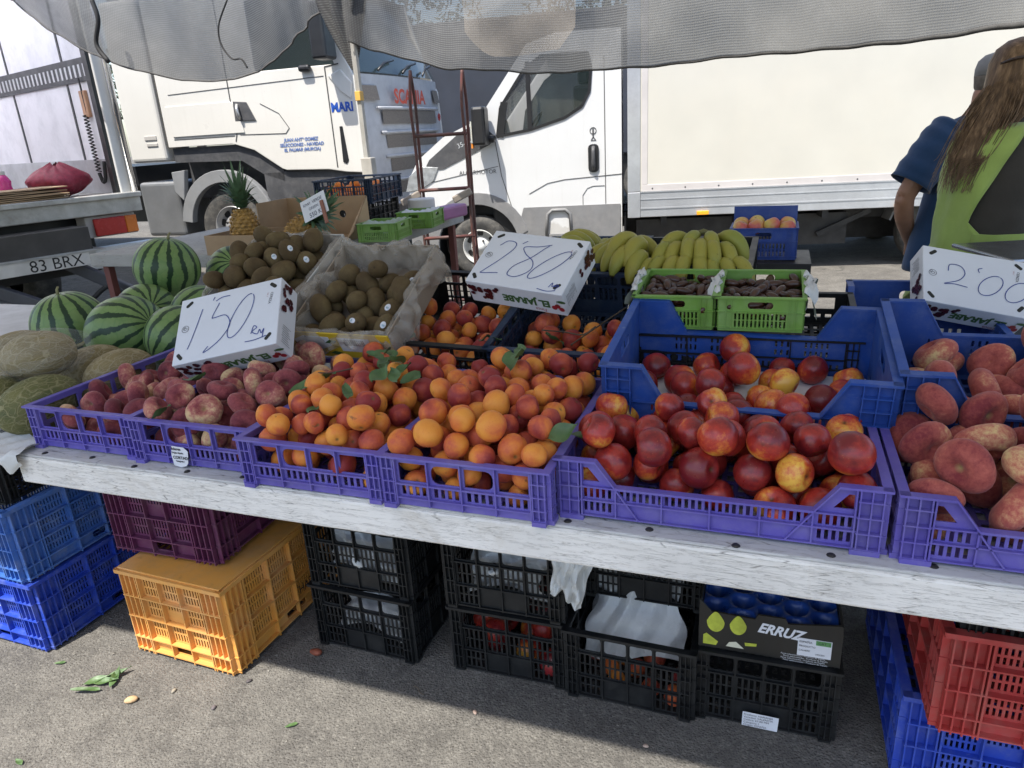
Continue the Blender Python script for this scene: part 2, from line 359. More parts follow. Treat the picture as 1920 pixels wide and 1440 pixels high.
hem = pbr('shaded net hem', (.075, .073, .07), .9, .3, 20)  # dark tone paints in the shade along the doubled net edge
mb = MB(); mb.tube([left_fn(i / 90, 0) + Vector((0, -.004, 0)) for i in range(91)], .007, 6); mb.build('hem', hem, aw, 'all')
mb = MB(); mb.tube([right_fn(i / 120, 0) + Vector((0, .01, -.004)) for i in range(121)], [.006 + .012 * min(1, max(0, (i / 120 - .3) * 2)) for i in range(121)], 6); mb.build('hem', hem, aw, 'all')
mb = MB()   # gathered knot of net around the pole
def knot(a, b):
    q = 2 * pi * a; r = lerp(.15, .015, b ** 1.4) * (1 + .45 * sin(7 * q + 4 * b)); return Vector((-.87 + r * cos(q) + .05 * b, VA - .02 + r * .5 * sin(q), lerp(2.55, 2.0, b)))
cloth('gathered_knot', lambda a, b: knot(a, b), 60, 14, NET, aw, .6, .5)
CORD = pbr('black cord', (.02, .02, .02), .7, .2, 10)
for pts in ([(-2.9, 2.64), (-2.88, 2.5), (-2.95, 2.34), (-2.87, 2.21)], [(-1.69, 2.51), (-1.8, 2.36), (-1.81, 2.24), (-1.74, 2.14), (-1.66, 2.13), (-1.62, 2.07)]):
    mb = MB(); P = spline([(u, VA + .02, z) for u, z in pts], 6)
    big = len(pts) == 4
    mb.tube([p + Vector((0, -.13, 0)) for p in P], .017 if big else .006, 6, sx=1); mb.build('tie_cord', CORD, aw, 'all')
ph = empty('hanging_plastic', pose(.06, VA - .15, 1.98), 'brown crumpled plastic sheet hanging against the shade net', 'plastic sheet')
BROWNP = pbr('dusty brown film', (.30, .265, .225), .35, .2, 4, spec=.5, alpha=.32, bmp=.3, bscale=14)
def pl_fn(a, b):
    x = lerp(0, .70, a) + .04 * b * (a - .5); lo = .16 * max(0, 1 - a / .28) ** 2 + .12 * max(0, (a - .86) / .14); z = lerp(lo, .62, b)
    return Vector((x, .014 * sin(8 * x + 5 * b) + .010 * abs(((x * 4.1 + z * 1.7) % 1) - .5) * 2 + .008 * abs(((x * 2.3 - z * 3.9) % 1) - .5) * 2, z + .006 * sin(14 * x)))
cloth('sheet', pl_fn, 60, 24, BROWNP, ph, 1, 1)
POLEM = pbr('grey painted pole', (.40, .39, .36), .5, .15, 6, dirt=(.2, .16, .12), dirt_amt=.4, metal=.3)
po = empty('awning_pole', pose(-.785, VA - .05, 0), 'thin grey metal pole holding up the awning in front of the truck grille', 'pole')
mb = MB(); mb.b2(-.022, .022, -.022, .022, 0, 1.28); mb.build('lower_tube', POLEM, po, bevel=.003)
mb = MB(); mb.b2(-.017, .017, -.017, .017, 1.2801, 2.68); mb.build('upper_tube', POLEM, po, bevel=.003)
mb = MB(); mb.b2(-.034, .05, -.036, .03, 1.28, 1.43); mb.build('clamp', pbr('worn pale clamp', (.42, .40, .36), .6, .2, 9), po, bevel=.006)
mb = MB(); mb.b2(-.02, .02, -.03, .02, 1.80, 1.86); mb.build('tape', pbr('yellow tape', (.65, .38, .08), .5), po, bevel=.003)
# ================================================================== vehicles
def paint(name, col, *a, **k):
    """road-worn vehicle paint: film of dust, rain streaks, chips"""
    m, nt, b, tc = newmat(name); v = tc.outputs['Object']
    c = _mix(nt, tuple(x * .93 for x in col), col, _ramp(nt, _noise(nt, v, 1.3, 4), [(.3, 0), (.7, 1)]))
    mp = _n(nt, 'ShaderNodeMapping'); mp.inputs['Scale'].default_value = (16, 16, .9); nt.links.new(v, mp.inputs[0])
    c = _mix(nt, c, (.36, .32, .26), _math(nt, 'MULTIPLY', _ramp(nt, _noise(nt, mp.outputs[0], 1.2, 5, .65), [(.55, 0), (.75, 1)]), .12))
    sp = _n(nt, 'ShaderNodeSeparateXYZ'); nt.links.new(v, sp.inputs[0])
    low = _ramp(nt, _math(nt, 'ADD', sp.outputs[2], _math(nt, 'MULTIPLY', _noise(nt, v, 3, 5, .7), .8)), [(.95, 1), (1.55, 0)])
    c = _mix(nt, c, (.30, .27, .22), _math(nt, 'MULTIPLY', low, .40)); c = _mix(nt, c, (.12, .10, .08), _math(nt, 'MULTIPLY', _ramp(nt, _noise(nt, v, 38, 5, .7), [(.69, 0), (.72, 1)]), .6))
    nt.links.new(c, b.inputs['Base Color']); rr = _n(nt, 'ShaderNodeMapRange'); rr.inputs['To Min'].default_value = .18; rr.inputs['To Max'].default_value = .45; nt.links.new(_noise(nt, v, 4, 5, .7), rr.inputs[0]); nt.links.new(rr.outputs[0], b.inputs['Roughness'])
    bump(nt, b, _noise(nt, v, 2.2, 2), .05, .05); return m
WHITE = paint('white vehicle paint', (.62, .62, .61), .28, .05, 2, dirt=(.5, .46, .4), dirt_amt=.22, dirt_scale=4, spec=.5, rvar=.06, jitter=False)
CREAM = pbr('cream grp panel', (.53, .51, .445), .5, .04, 2, dirt=(.6, .55, .45), dirt_amt=.18, dirt_scale=3, jitter=False)
ALU = pbr('brushed aluminium', (.58, .59, .60), .38, .12, 3, dirt=(.36, .36, .36), dirt_amt=.4, metal=.65, jitter=False)
GREYP = pbr('grey bumper plastic', (.17, .17, .17), .6, .12, 5, dirt=(.3, .28, .26), dirt_amt=.35, jitter=False)
DGREY = pbr('dark grey plastic', (.055, .056, .06), .55, .2, 5, dirt=(.2, .19, .18), dirt_amt=.3, jitter=False)
BLACKP = pbr('black trim', (.014, .014, .015), .4, .3, 6)
RUBBER = pbr('tyre rubber', (.045, .044, .042), .85, .2, 12, dirt=(.24, .22, .19), dirt_amt=.5)
SEAM = pbr('panel gap', (.05, .05, .05), .8)
RIMM = pbr('grey steel rim', (.42, .42, .42), .4, .12, 6, dirt=(.2, .18, .16), dirt_amt=.5, metal=.5)
def glassmat(name, col, alpha):
    m, nt, b, tc = newmat(name); b.inputs['Base Color'].default_value = (*col, 1); b.inputs['Roughness'].default_value = .04; b.inputs['Alpha'].default_value = alpha; b.inputs['Specular IOR Level'].default_value = .8
    return m
GLASS = glassmat('tinted vehicle glass', (.03, .045, .045), .28)
def seam(mb, pts, wd=.007, y=-.003):
    for (a, b), (c, d) in zip(pts[:-1], pts[1:]): mb.bar((a, y, b), (c, y, d), .003, wd)
def wheel(parent, x, y, r, wd, rimmat, nut=10, rr=.6):
    """tyre and rim, axle along y, outer face at y"""
    w = empty('wheel', Matrix.Identity(4)); w.parent = parent; w.matrix_local = Matrix.Translation((x, y, r)) @ Matrix.Rotation(pi / 2, 4, 'X')
    mb = MB(); mb.lathe([(r * rr, -wd), (r * .93, -wd), (r, -wd * .8), (r, -wd * .2), (r * .955, -.012), (r * .88, .006), (r * .70, .004), (r * rr, -.012)], 48); mb.build('tyre', RUBBER, w, 'all')
    mb = MB(); mb.lathe([(r * rr, -.012), (r * rr * .97, .004), (r * rr * .90, -.03), (r * rr * .86, -.09), (r * rr * .62, -.085), (r * rr * .52, -.03), (r * rr * .3, -.02), (r * rr * .28, .03), (.0005, .035)], 40); mb.build('rim', rimmat, w, 'all')
    mb = MB()
    for k in range(nut):
        q = 2 * pi * k / nut; mb.lathe([(.0165 * r / .5, -.05), (.0165 * r / .5, .0), (.0001, .004)], 6, Matrix.Translation((r * rr * .41 * cos(q), r * rr * .41 * sin(q), 0)))
        a = q + pi / nut; mb.lathe([(.0001, -.0815), (.05 * r / .5, -.0815)], 12, Matrix.Translation((r * rr * .74 * cos(a), r * rr * .74 * sin(a), 0)))
    mb.build('wheel_nuts', DARKM, w, False)['kind'] = 'stuff'
    return w
def arc(cx, cz, r, a0, a1, n=16): return [(cx + r * cos(radians(lerp(a0, a1, k / n))), cz + r * sin(radians(lerp(a0, a1, k / n)))) for k in range(n + 1)]
def shell(mb, prof, y0, y1):
    for (a, b), (c, d) in zip(prof[:-1], prof[1:]): mb.add([(a, y0, b), (c, y0, d), (c, y1, d), (a, y1, b)], [(0, 1, 2, 3)])
# ---- white box van
VM = Matrix.Translation((-.3, 8.0, 0)) @ Matrix.Rotation(radians(-10), 4, 'Z')
van = empty('box_van', VM, 'white box van with a cream cargo body parked behind the bananas', 'van')
arch = arc(.03, .36, .45, 180, 0, 18)
out = [(-.62, .36)] + [(-.42, .36)] + arch + [(.48, .36), (.56, .40), (1.60, .40), (1.60, 2.44), (.95, 2.44), (.66, 2.36), (.12, 1.68), (-.28, 1.52), (-.58, 1.30), (-.70, 1.10), (-.72, .60)]
win = [(.31, 1.50), (.66, 1.545), (1.02, 1.64), (1.20, 1.74), (1.28, 1.88), (1.30, 2.1), (1.27, 2.24), (.80, 2.24), (.62, 2.12), (.36, 1.78)]
mb = MB(); mb.plate(out, [win], .05); mb.build('cab_side', WHITE, van, bevel=.012); mb = MB(); mb.plate(out, [win], .05, y=1.88); mb.build('cab_side', WHITE, van, bevel=.012)
mb = MB(); shell(mb, [(1.60, 2.44), (.95, 2.44), (.66, 2.36)], .0, 1.93); shell(mb, [(.12, 1.68), (-.28, 1.52), (-.58, 1.30), (-.70, 1.10), (-.72, .60), (-.62, .36)], .0, 1.93); shell(mb, [(1.595, .4), (1.595, 2.44)], .001, 1.929); mb.build('bonnet_and_roof', WHITE, van)
mb = MB(); shell(mb, [(.66, 2.36), (.12, 1.68)], .06, 1.87); mb.build('windscreen', GLASS, van)
mb = MB(); mb.plate(win, (), .006, y=.015); mb.build('side_window', GLASS, van)
mb = MB(); mb.plate(win, (), .006, y=1.895); mb.build('side_window', GLASS, van)
mb = MB()
for a, b in zip(win, win[1:] + win[:1]): mb.bar((a[0], -.004, a[1]), (b[0], -.004, b[1]), .012, .028)
mb.bar((.66, -.006, 1.55), (.66, -.006, 2.2), .012, .045); mb.bar((.34, -.006, 1.49), (.40, -.006, 1.83), .012, .07); mb.build('window_trim', BLACKP, van)
mb = MB(); mb.b2(.2, 1.5, .06, 1.86, .40, 1.05); mb.b2(.18, .52, .08, 1.85, 1.0, 1.50); mb.b2(1.1, 1.3, .2, .75, 1.0, 1.95); mb.b2(1.14, 1.26, .34, .6, 1.97, 2.16); mb.build('dashboard_and_seat', BLACKP, van, bevel=.03)
mb = MB(); mb.lathe([(.19, -.012), (.205, 0), (.19, .012), (.178, 0), (.19, -.012)], 24, Matrix.Translation((.62, .45, 1.56)) @ Matrix.Rotation(radians(-55), 4, 'Y')); mb.build('steering_wheel', BLACKP, van, 'all')
mb = MB(); seam(mb, [(.42, .78), (.33, 1.1), (.28, 1.47)]); seam(mb, [(1.43, .42), (1.43, 2.2)]); seam(mb, [(.62, .9), (.82, 1.0), (1.0, 1.03), (1.60, 1.06)], .006); seam(mb, [(1.19, .62), (1.19, .86), (1.24, .93), (1.30, .95), (1.42, .95)], .005); seam(mb, [(-.66, 1.03), (.3, 1.20)], .005); mb.build('door_seams', SEAM, van)
clad = [(.48, .362), (.50, .60), (.55, .76), (1.585, .76), (1.585, .41), (.57, .41)]
mb = MB(); mb.plate(clad, [[(.80, .47), (1.05, .47), (1.03, .66), (.99, .70), (.84, .70), (.80, .66)]], .012, y=-.014)
mb.plate(arc(.03, .36, .58, 175, 15, 18) + arc(.03, .36, .452, 12, 178, 18), (), .02, y=-.022); mb.plate([(-.73, .36), (-.44, .36), (-.50, .58), (-.62, .66), (-.735, .66)], (), .012, y=-.014); mb.build('lower_cladding', GREYP, van, bevel=.006)
mb = MB(); mb.tube([(.79, -.02, .46), (.81, -.02, .68), (.86, -.02, .72), (1.0, -.02, .72), (1.05, -.02, .68), (1.06, -.02, .46)], .018, 8); mb.build('step_surround', GREYP, van, 'all')
mb = MB(); mb.plate([(-.10, 1.555), (.12, 1.655), (.30, 1.49), (.22, 1.42), (-.30, 1.20), (-.52, 1.19), (-.45, 1.30)], (), .006, y=-.008); mb.build('bonnet_side_trim', DGREY, van, bevel=.004)
lettering('35-15', .07, pbr('badge silver', (.6, .62, .65), .3, metal=.6), van, Matrix.Translation((-.12, -.0095, 1.40)) @ Matrix.Rotation(radians(-20), 4, 'Y') @ Matrix.Rotation(pi / 2, 4, 'X'))
lettering('ALGARMOTOR', .06, DGREY, van, Matrix.Translation((-.13, -.004, 1.13)) @ Matrix.Rotation(pi / 2, 4, 'X'))
mb = MB(); mb.plate([(-.74, .98), (-.69, 1.14), (-.56, 1.24), (-.35, 1.22), (-.42, 1.08), (-.56, 1.0)], (), .02, y=-.012); hl = mb.build('headlamp', pbr('lamp lens', (.42, .44, .45), .08, .25, 20, metal=.55), van, bevel=.006)
mb = MB(); mb.b2(-.735, -.70, .15, 1.78, .62, 1.02); mb.b2(-.745, -.70, .1, 1.83, .40, .58); mb.build('grille', BLACKP, van)
mb = MB(); mb.plate(rect(1.255, 1.365, 1.09, 1.37, .04), (), .022, y=-.018); mb.build('door_handle_recess', BLACKP, van, bevel=.005)
mb = MB(); mb.tube([(1.31, -.025, 1.12), (1.31, -.05, 1.16), (1.31, -.05, 1.30), (1.31, -.025, 1.345)], .02, 8); mb.build('door_handle', DGREY, van, 'all')
mb = MB(); mb.lathe([(.035, -.001), (.035, .001), (.028, .001), (.028, -.001), (.035, -.001)], 20, Matrix.Translation((1.31, -.004, 1.50)) @ Matrix.Rotation(pi / 2, 4, 'X')); mb.bar((1.31, -.004, 1.44), (1.29, -.004, 1.41), .002, .008); mb.bar((1.31, -.004, 1.44), (1.335, -.004, 1.41), .002, .008); mb.b2(1.285, 1.34, -.005, -.003, 1.404, 1.41); mb.b2(1.302, 1.318, -.005, -.003, 1.445, 1.52); mb.build('emblem', DGREY, van)
mr = MB(); mr.b2(.10, .24, -.30, -.05, 1.42, 1.80); mr.b2(.14, .30, -.12, .0, 1.44, 1.52); mr.build('mirror', BLACKP, van, bevel=.03)
mr = MB(); mr.b2(.085, .0995, -.285, -.07, 1.45, 1.66); mr.build('mirror_glass', pbr('mirror chrome', (.7, .72, .74), .1, .1, metal=.9), van); mr = MB(); mr.b2(.083, .0985, -.28, -.2, 1.40, 1.45); mr.build('indicator', pbr('amber lens', (.75, .25, .03), .2), van)
wheel(van, .03, .03, .345, .21, pbr('white steel rim', (.55, .55, .53), .45, .1, 6, dirt=(.2, .18, .16), dirt_amt=.5), 6, .56)
mb = MB(); mb.plate(arc(.03, .36, .45, 0, 360, 32)[:-1], (), .02, y=.35); mb.lathe([(.449, 0), (.449, .34)], 32, Matrix.Translation((.03, .345, .36)) @ Matrix.Rotation(pi / 2, 4, 'X')); mb.build('wheel_well', BLACKP, van)
# cargo body
BX0, BX1, BY0, BY1 = 1.66, 6.6, -.10, 2.05
mb = MB(); mb.b2(BX0 + .13, BX1 - .13, BY0 + .008, BY1 - .008, .88, 2.95); mb.build('cargo_panel', CREAM, van)
mb = MB(); mb.b2(BX0 + .131, BX1 - .13, BY0, BY1, .618, .875); mb.b2(BX0, BX0 + .128, BY0 - .002, BY1 + .002, .875, 3.0); mb.b2(BX0, BX0 + .129, BY0 - .0025, BY1, .615, .8735); mb.b2(BX1 - .128, BX1, BY0, BY1, .62, 3.0); mb.b2(BX0 + .129, BX1 - .129, BY0, BY1, 2.951, 3.03); mb.build('body_frame', ALU, van, bevel=.006)
mb = MB(); mb.b2(BX0 + .13, BX1 - .14, BY0 - .006, BY0 + .02, .70, .712); mb.b2(BX0 + .13, BX1 - .14, BY0 - .005, BY0 + .02, .795, .803); mb.b2(BX0 + .13, BX1 - .14, BY0 - .007, BY0 + .02, .868, .878); mb.build('rail_ridge', ALU, van)
mb = MB(); mb.b2(BX0 + .14, BX1 - .14, BY0 + .001, BY0 + .02, .878, .945); mb.b2(BX0 + .14, BX0 + .20, BY0 + .002, BY0 + .02, .945, 2.95); mb.build('panel_trim', pbr('pinkish grey trim', (.50, .47, .45), .5, .08, 4), van, bevel=.003)
mb = MB()
for k in range(14): mb.lathe([(.0001, .003), (.007, .002), (.009, 0)], 8, Matrix.Translation((BX0 + .25 + .33 * k, BY0 + .0005, .905)) @ Matrix.Rotation(pi / 2, 4, 'X'))
mb.build('rivets', DGREY, van)['kind'] = 'stuff'
for k in range(3):
    mb = MB(); mb.b2(2.36 + k * 1.9, 2.48 + k * 1.9, BY0 - .022, BY0, .622, .66); mb.build('side_marker', pbr('amber marker', (.85, .38, .03), .25, .05), van, bevel=.004)
mb = MB(); mb.b2(1.5, 6.4, .55, .68, .45, .62); mb.b2(1.5, 6.4, 1.3, 1.43, .45, .62)
for x in (2.0, 2.8, 3.6, 5.2): mb.b2(x, x + .06, BY0 + .05, 1.95, .54, .617)
mb.b2(1.75, 2.75, .18, .54, .22, .56); mb.b2(2.9, 3.9, .15, .54, .24, .56); mb.b2(1.62, 6.0, .9, 1.0, .18, .6); mb.b2(5.3, 6.3, .15, .6, .26, .56); mb.bar((3.6, .1, .35), (4.1, .1, .58), .03, .05); mb.b2(1.62, 1.64, .1, 1.8, .35, .61); mb.build('chassis', DARKM, van)
wheel(van, 4.75, .12, .345, .21, RIMM, 6, .56); wheel(van, 4.75, 1.85, .345, .21, RIMM, 6, .56); wheel(van, .03, 1.88, .345, .21, RIMM, 6, .56)
mb = MB(); mb.plate(arc(4.75, .345, .48, 20, 165, 14) + arc(4.75, .345, .46, 165, 20, 14), (), .24, y=.1); mb.build('mudguard', GREYP, van)
# ---- truck tractor
SM = Matrix.Translation((-3.85, 10.0, 0)) @ Matrix.Rotation(radians(-18), 4, 'Z')
trk = empty('truck_cab', SM, 'white lorry cab with red grille lettering and a blue name on its door', 'truck')
SWHITE = paint('cab white paint', (.63, .61, .56), .25, .04, 2, dirt=(.5, .46, .4), dirt_amt=.25, dirt_scale=3, rvar=.05, jitter=False)
GRILLE = pbr('dusty grey grille', (.38, .385, .40), .55, .1, 4, dirt=(.2, .19, .18), dirt_amt=.35, dirt_scale=6, jitter=False)
cab = [(-.58, 1.60), (.42, 1.60), (.75, 1.50), (1.12, 1.26), (1.20, 1.235), (1.80, 1.22), (2.05, 1.18), (2.33, 1.16), (2.38, 1.6), (2.36, 2.15), (2.22, 2.45), (1.95, 3.35), (-.58, 3.35)]
swin = [(.95, 2.42), (2.06, 2.42), (1.82, 3.15), (.95, 3.2)]
mb = MB(); mb.plate(cab, [swin], .05, bow=None); mb.build('cab_side', SWHITE, trk, bevel=.03, segs=3)
mb = MB(); mb.plate(cab, (), .05, y=2.42); shell(mb, [(-.58, 3.35), (1.95, 3.35)], .01, 2.46); shell(mb, [(-.58, 1.6), (-.58, 3.35)], .02, 2.46); mb.build('cab_shell', SWHITE, trk)
mb = MB(); mb.plate(swin, (), .008, y=.02); mb.build('side_window', GLASS, trk)
mb = MB(); mb.b2(-1.25, -.64, .0, .5, 1.42, 3.4); mb.build('side_fairing', SWHITE, trk, bevel=.05, segs=3)
mb = MB(); mb.plate([(-.50, 2.10), (.52, 2.10), (.60, 2.06), (.66, 1.72), (-.46, 1.72)], (), .012, y=-.014); mb.build('locker_door', SWHITE, trk, bevel=.012, segs=3)
mb = MB(); seam(mb, [(.50, 1.62), (.56, 1.78), (.52, 2.02), (.52, 3.3)], .014); seam(mb, [(1.93, 1.24), (1.93, 2.4), (2.12, 2.42)], .014); seam(mb, [(-.6, 1.62), (-.6, 3.3)], .02); seam(mb, [(-.42, 2.24), (1.9, 2.30)], .008); seam(mb, [(-.46, 1.69), (.5, 1.69)], .008)
seam(mb, [(.95, 2.05), (1.20, 1.92), (1.32, 1.74), (1.26, 1.68), (.58, 1.70)], .007, -.004); mb.build('door_seams', SEAM, trk)
mb = MB(); mb.plate([(.55, 1.86), (.86, 1.86), (.76, 2.08), (.56, 2.10)], (), .012, y=-.016); mb.build('handle_recess', DGREY, trk, bevel=.01); mb = MB(); mb.tube([(.64, -.02, 1.89), (.64, -.05, 1.93), (.63, -.05, 2.0), (.62, -.02, 2.06)], .022, 8); mb.build('door_handle', STEEL, trk, 'all')
BLUEL = pbr('blue lettering', (.02, .08, .38), .4)
lettering('MARI', .145, BLUEL, trk, Matrix.Translation((1.945, -.004, 1.89)) @ Matrix.Rotation(pi / 2, 4, 'X'), bold=.006, sx=.92)
PALEB = pbr('faded blue lettering', (.10, .16, .36), .5)
for k, s in enumerate(('JUAN ANT\u00ba GOMEZ', 'SELECCIONES - NAVIDAD', 'EL PALMAR (MURCIA)')):
    lettering(s, .055, PALEB, trk, Matrix.Translation((1.46, -.005, 1.58 - .06 * k)) @ Matrix.Rotation(pi / 2, 4, 'X'), align='CENTER', shear=.2, bold=.002)
mb = MB(); mb.b2(-.94, -.74, -.012, .01, 1.70, 1.76); mb.b2(-.92, -.74, -.012, .01, 1.62, 1.665); mb.build('side_lamp', pbr('grey lamp', (.4, .38, .35), .3), trk, bevel=.008)
mb = MB(); mb.plate([(2.02, 1.30), (2.07, 1.28), (2.10, 1.32), (2.07, 1.72), (2.03, 1.72)], (), .012, y=-.01); mb.build('air_slot', BLACKP, trk, bevel=.006)
mb = MB(); mb.plate([(1.96, 2.30), (2.14, 2.36), (2.28, 2.20), (2.24, 2.02), (2.1, 2.12)], (), .03, y=-.022); mb.build('corner_bulge', SWHITE, trk, bevel=.02, segs=3)
# front face
def fx(y): return 2.38 + .10 * (1 - ((y - 1.23) / 1.25) ** 2)
mb = MB()
def fr(a, b): y = lerp(.0, 2.46, a); return Vector((fx(y) - .12 * max(0, b - .55), y, lerp(.40, 2.30, b)))
mb.grid(fr, 16, 10); mb.build('front_panel', GRILLE, trk, 'all')
mb = MB(); mb.grid(lambda a, b: Vector((fx(lerp(.05, 2.41, a)) - .05 - .48 * b, lerp(.05, 2.41, a), lerp(2.32, 3.25, b))), 14, 4); mb.build('windscreen', glassmat('windscreen glass', (.03, .05, .06), .75), trk, 'all')
SLOT = pbr('brown grille mesh', (.15, .13, .11), .8, .25, 60)
for z0, z1, y0, y1 in ((1.72, 1.88, .38, 2.1), (1.43, 1.59, .42, 2.06), (1.14, 1.30, .46, 2.0), (.86, 1.0, .5, 1.96), (.55, .70, .5, 1.96)):
    mb = MB(); mb.grid(lambda a, b: Vector((fx(lerp(y0, y1, a)) + .006, lerp(y0, y1, a), lerp(z0, z1, b))), 12, 3); mb.build('grille_slot', SLOT, trk, 'all')
    mb = MB(); mb.tube([(fx(lerp(y0 - .1, y1 + .1, k / 12)) + .01, lerp(y0 - .1, y1 + .1, k / 12), z1 + .03) for k in range(13)], .022, 6); mb.build('grille_bar', GRILLE, trk, 'all')
for y0, y1 in ((.04, .36), (2.12, 2.4)):
    mb = MB(); mb.grid(lambda a, b: Vector((fx(lerp(y0, y1, a)) + .004 - .03 * b, lerp(y0, y1, a), lerp(2.0, 2.17, b))), 6, 3); mb.build('corner_vent', SLOT, trk, 'all')
lettering('SCANIA', .24, pbr('faded red lettering', (.50, .07, .035), .5), trk, Matrix.Translation((2.492, .66, 1.97)) @ Matrix.Rotation(pi / 2, 4, 'Z') @ Matrix.Rotation(pi / 2, 4, 'X'), bold=.008, sx=1.15)
mb = MB(); mb.lathe([(.0001, .006), (.05, .004), (.055, 0)], 18, Matrix.Translation((2.452, 2.2, 1.80)) @ Matrix.Rotation(pi / 2, 4, 'Y')); mb.build('badge', pbr('badge red', (.3, .03, .03), .3), trk)
mb = MB(); mb.b2(2.33, 2.46, .02, 2.44, .32, .50); mb.build('bumper', DGREY, trk)
for k, (y, l) in enumerate(((.35, .62), (1.05, .62), (1.7, .5))):
    mb = MB(); mb.tube([(2.46, y, 2.34), (2.43, y + l * .4, 2.44), (2.38, y + l, 2.50)], .016, 6); mb.build('wiper', BLACKP, trk, 'all')
mb = MB(); mb.b2(.8, 2.33, .05, 2.4, .35, 1.22); mb.b2(-.57, .8, .3, 2.2, .9, 1.58); mb.build('step_panel', DGREY, trk, bevel=.01)
mb = MB(); mb.plate([(-.56, 1.585), (.42, 1.585), (.74, 1.485), (1.11, 1.245), (1.11, 1.1), (.8, 1.2), (.5, 1.38), (-.56, 1.40)], (), .03, y=.05); mb.build('wing_infill', DGREY, trk)
mb = MB(); mb.plate(arc(.16, .52, .76, 172, 14, 20) + arc(.16, .52, .60, 14, 172, 20), (), .10, y=.0); mb.plate([(-.62, 1.02), (-.62, 1.28), (-.40, 1.30), (-.50, .9)], (), .08, y=.0); mb.build('wing', pbr('grey wing plastic', (.22, .225, .23), .45, .1, 4, dirt=(.25, .24, .22), dirt_amt=.4), trk, bevel=.012)
wheel(trk, .16, .08, .51, .32, RIMM, 10, .58)
mb = MB(); mb.plate(arc(.16, .52, .60, 0, 360, 30)[:-1], (), .02, y=.5); mb.build('wheel_well', BLACKP, trk)
mb = MB(); mb.b2(-1.28, -.62, .06, .7, .42, 1.16); mb.build('fuel_tank', pbr('dull alloy tank', (.22, .225, .23), .45, .12, 3, dirt=(.2, .19, .18), dirt_amt=.4, metal=.5), trk, bevel=.05, segs=3)
mb = MB(); mb.b2(-6, -.6, .8, 1.9, .55, 1.1); mb.b2(-6, -1.3, .1, 2.4, 1.12, 1.38); mb.build('chassis', BLACKP, trk)
mr = MB(); mr.b2(1.98, 2.18, -.36, -.10, 2.45, 3.05); mr.b2(1.60, 1.76, -.08, .0, 2.36, 2.44); mr.build('mirror', BLACKP, trk, bevel=.03)
# ---- open-backed delivery lorry
LM = Matrix.Translation((-3.32, 6.75, 0)) @ Matrix.Rotation(radians(52), 4, 'Z')
lor = empty('delivery_lorry', LM, 'open-backed delivery lorry with white cargo walls and a tail lift', 'truck')
INW = pbr('scuffed white cargo wall', (.80, .79, .82), .5, .06, 2, dirt=(.3, .3, .32), dirt_amt=.3, dirt_scale=5, jitter=False)
FZ = 1.22
GRP, _nt, _b, _tc = newmat('translucent grp roof'); _tl = _n(_nt, 'ShaderNodeBsdfTranslucent'); _tl.inputs[0].default_value = (.92, .92, .94, 1); _nt.links.new(_tl.outputs[0], _nt.nodes['Material Output'].inputs[0])
mb = MB(); mb.b2(-2.4, .0, .02, 6, FZ - .12, FZ - .002); mb.build('cargo_floor', pbr('lorry floor', (.32, .31, .29), .6, .2, 4, dirt=(.2, .17, .14), dirt_amt=.5), lor)
mb = MB(); mb.b2(-.06, .0, .12, 6, FZ, 3.5); mb.build('cargo_wall', INW, lor); mb = MB(); mb.b2(-2.4, -2.34, .02, 6, FZ, 3.5); mb.build('cargo_wall', INW, lor); mb = MB(); mb.b2(-2.34, -.06, 5.9, 6, FZ, 3.5); mb.build('cargo_wall', INW, lor)
mb = MB(); mb.b2(-2.4, 0, .02, 6, 3.5, 3.56); mb.build('cargo_roof', GRP, lor); mb = MB(); mb.b2(.002, .03, .05, 6, FZ - .1, 3.56); mb.build('outer_skin', WHITE, lor)
mb = MB(); mb.b2(-.075, -.06, .14, 6, FZ, FZ + .30); mb.build('kick_plate', ALU, lor)
for y in (.62, 1.85, 3.1): mb = MB(); mb.b2(-.068, -.058, y, y + .03, FZ + .3, 3.5); mb.build('wall_joint', DGREY, lor)
tr = MB(); tr.b2(-.074, -.0605, .14, 5.8, 2.17, 2.36); tro = tr.build('lashing_rail', DGREY, lor)
mb = MB()
for k in range(60): mb.b2(-.077, -.0735, .2 + k * .09, .235 + k * .09, 2.21, 2.31)
mb.build('rail_slots', ALU, lor)['kind'] = 'stuff'
mb = MB(); mb.b2(-.10, .03, .0, .115, FZ - .1, 3.56); mb.build('door_post', WHITE, lor, bevel=.01); mb = MB(); mb.tube([(.005, -.02, FZ - .02), (.005, -.02, 3.5)], .028, 12); mb.build('chrome_bar', pbr('polished chrome bar', (.7, .71, .72), .15, .05, metal=.95), lor, 'all')
mb = MB(); mb.b2(-.13, -.10, .02, .10, FZ, 3.5); mb.build('door_seal', BLACKP, lor)
mb = MB(); mb.b2(-2.4, .03, -.05, .02, FZ - .16, FZ - .01); mb.b2(-2.4, .03, -.09, .01, FZ - .035, FZ + .01); mb.build('rear_sill', pbr('worn alloy sill', (.45, .44, .41), .45, .2, 6, dirt=(.25, .22, .18), dirt_amt=.6, metal=.4), lor, bevel=.008)
mb = MB(); mb.b2(-.46, -.02, .02, .20, FZ - .35, FZ - .17); mb.build('lamp_box', pbr('pale lamp box', (.4, .38, .36), .6), lor, bevel=.008)
mb = MB(); mb.b2(-.40, -.13, -.012, .019, FZ - .34, FZ - .19); mb.build('tail_lamp', pbr('red tail lamp', (.42, .02, .018), .25, .1), lor, bevel=.008); mb = MB(); mb.b2(-.129, -.025, -.012, .019, FZ - .34, FZ - .19); mb.build('turn_lamp', pbr('orange turn lamp', (.62, .16, .02), .25, .1), lor, bevel=.008)
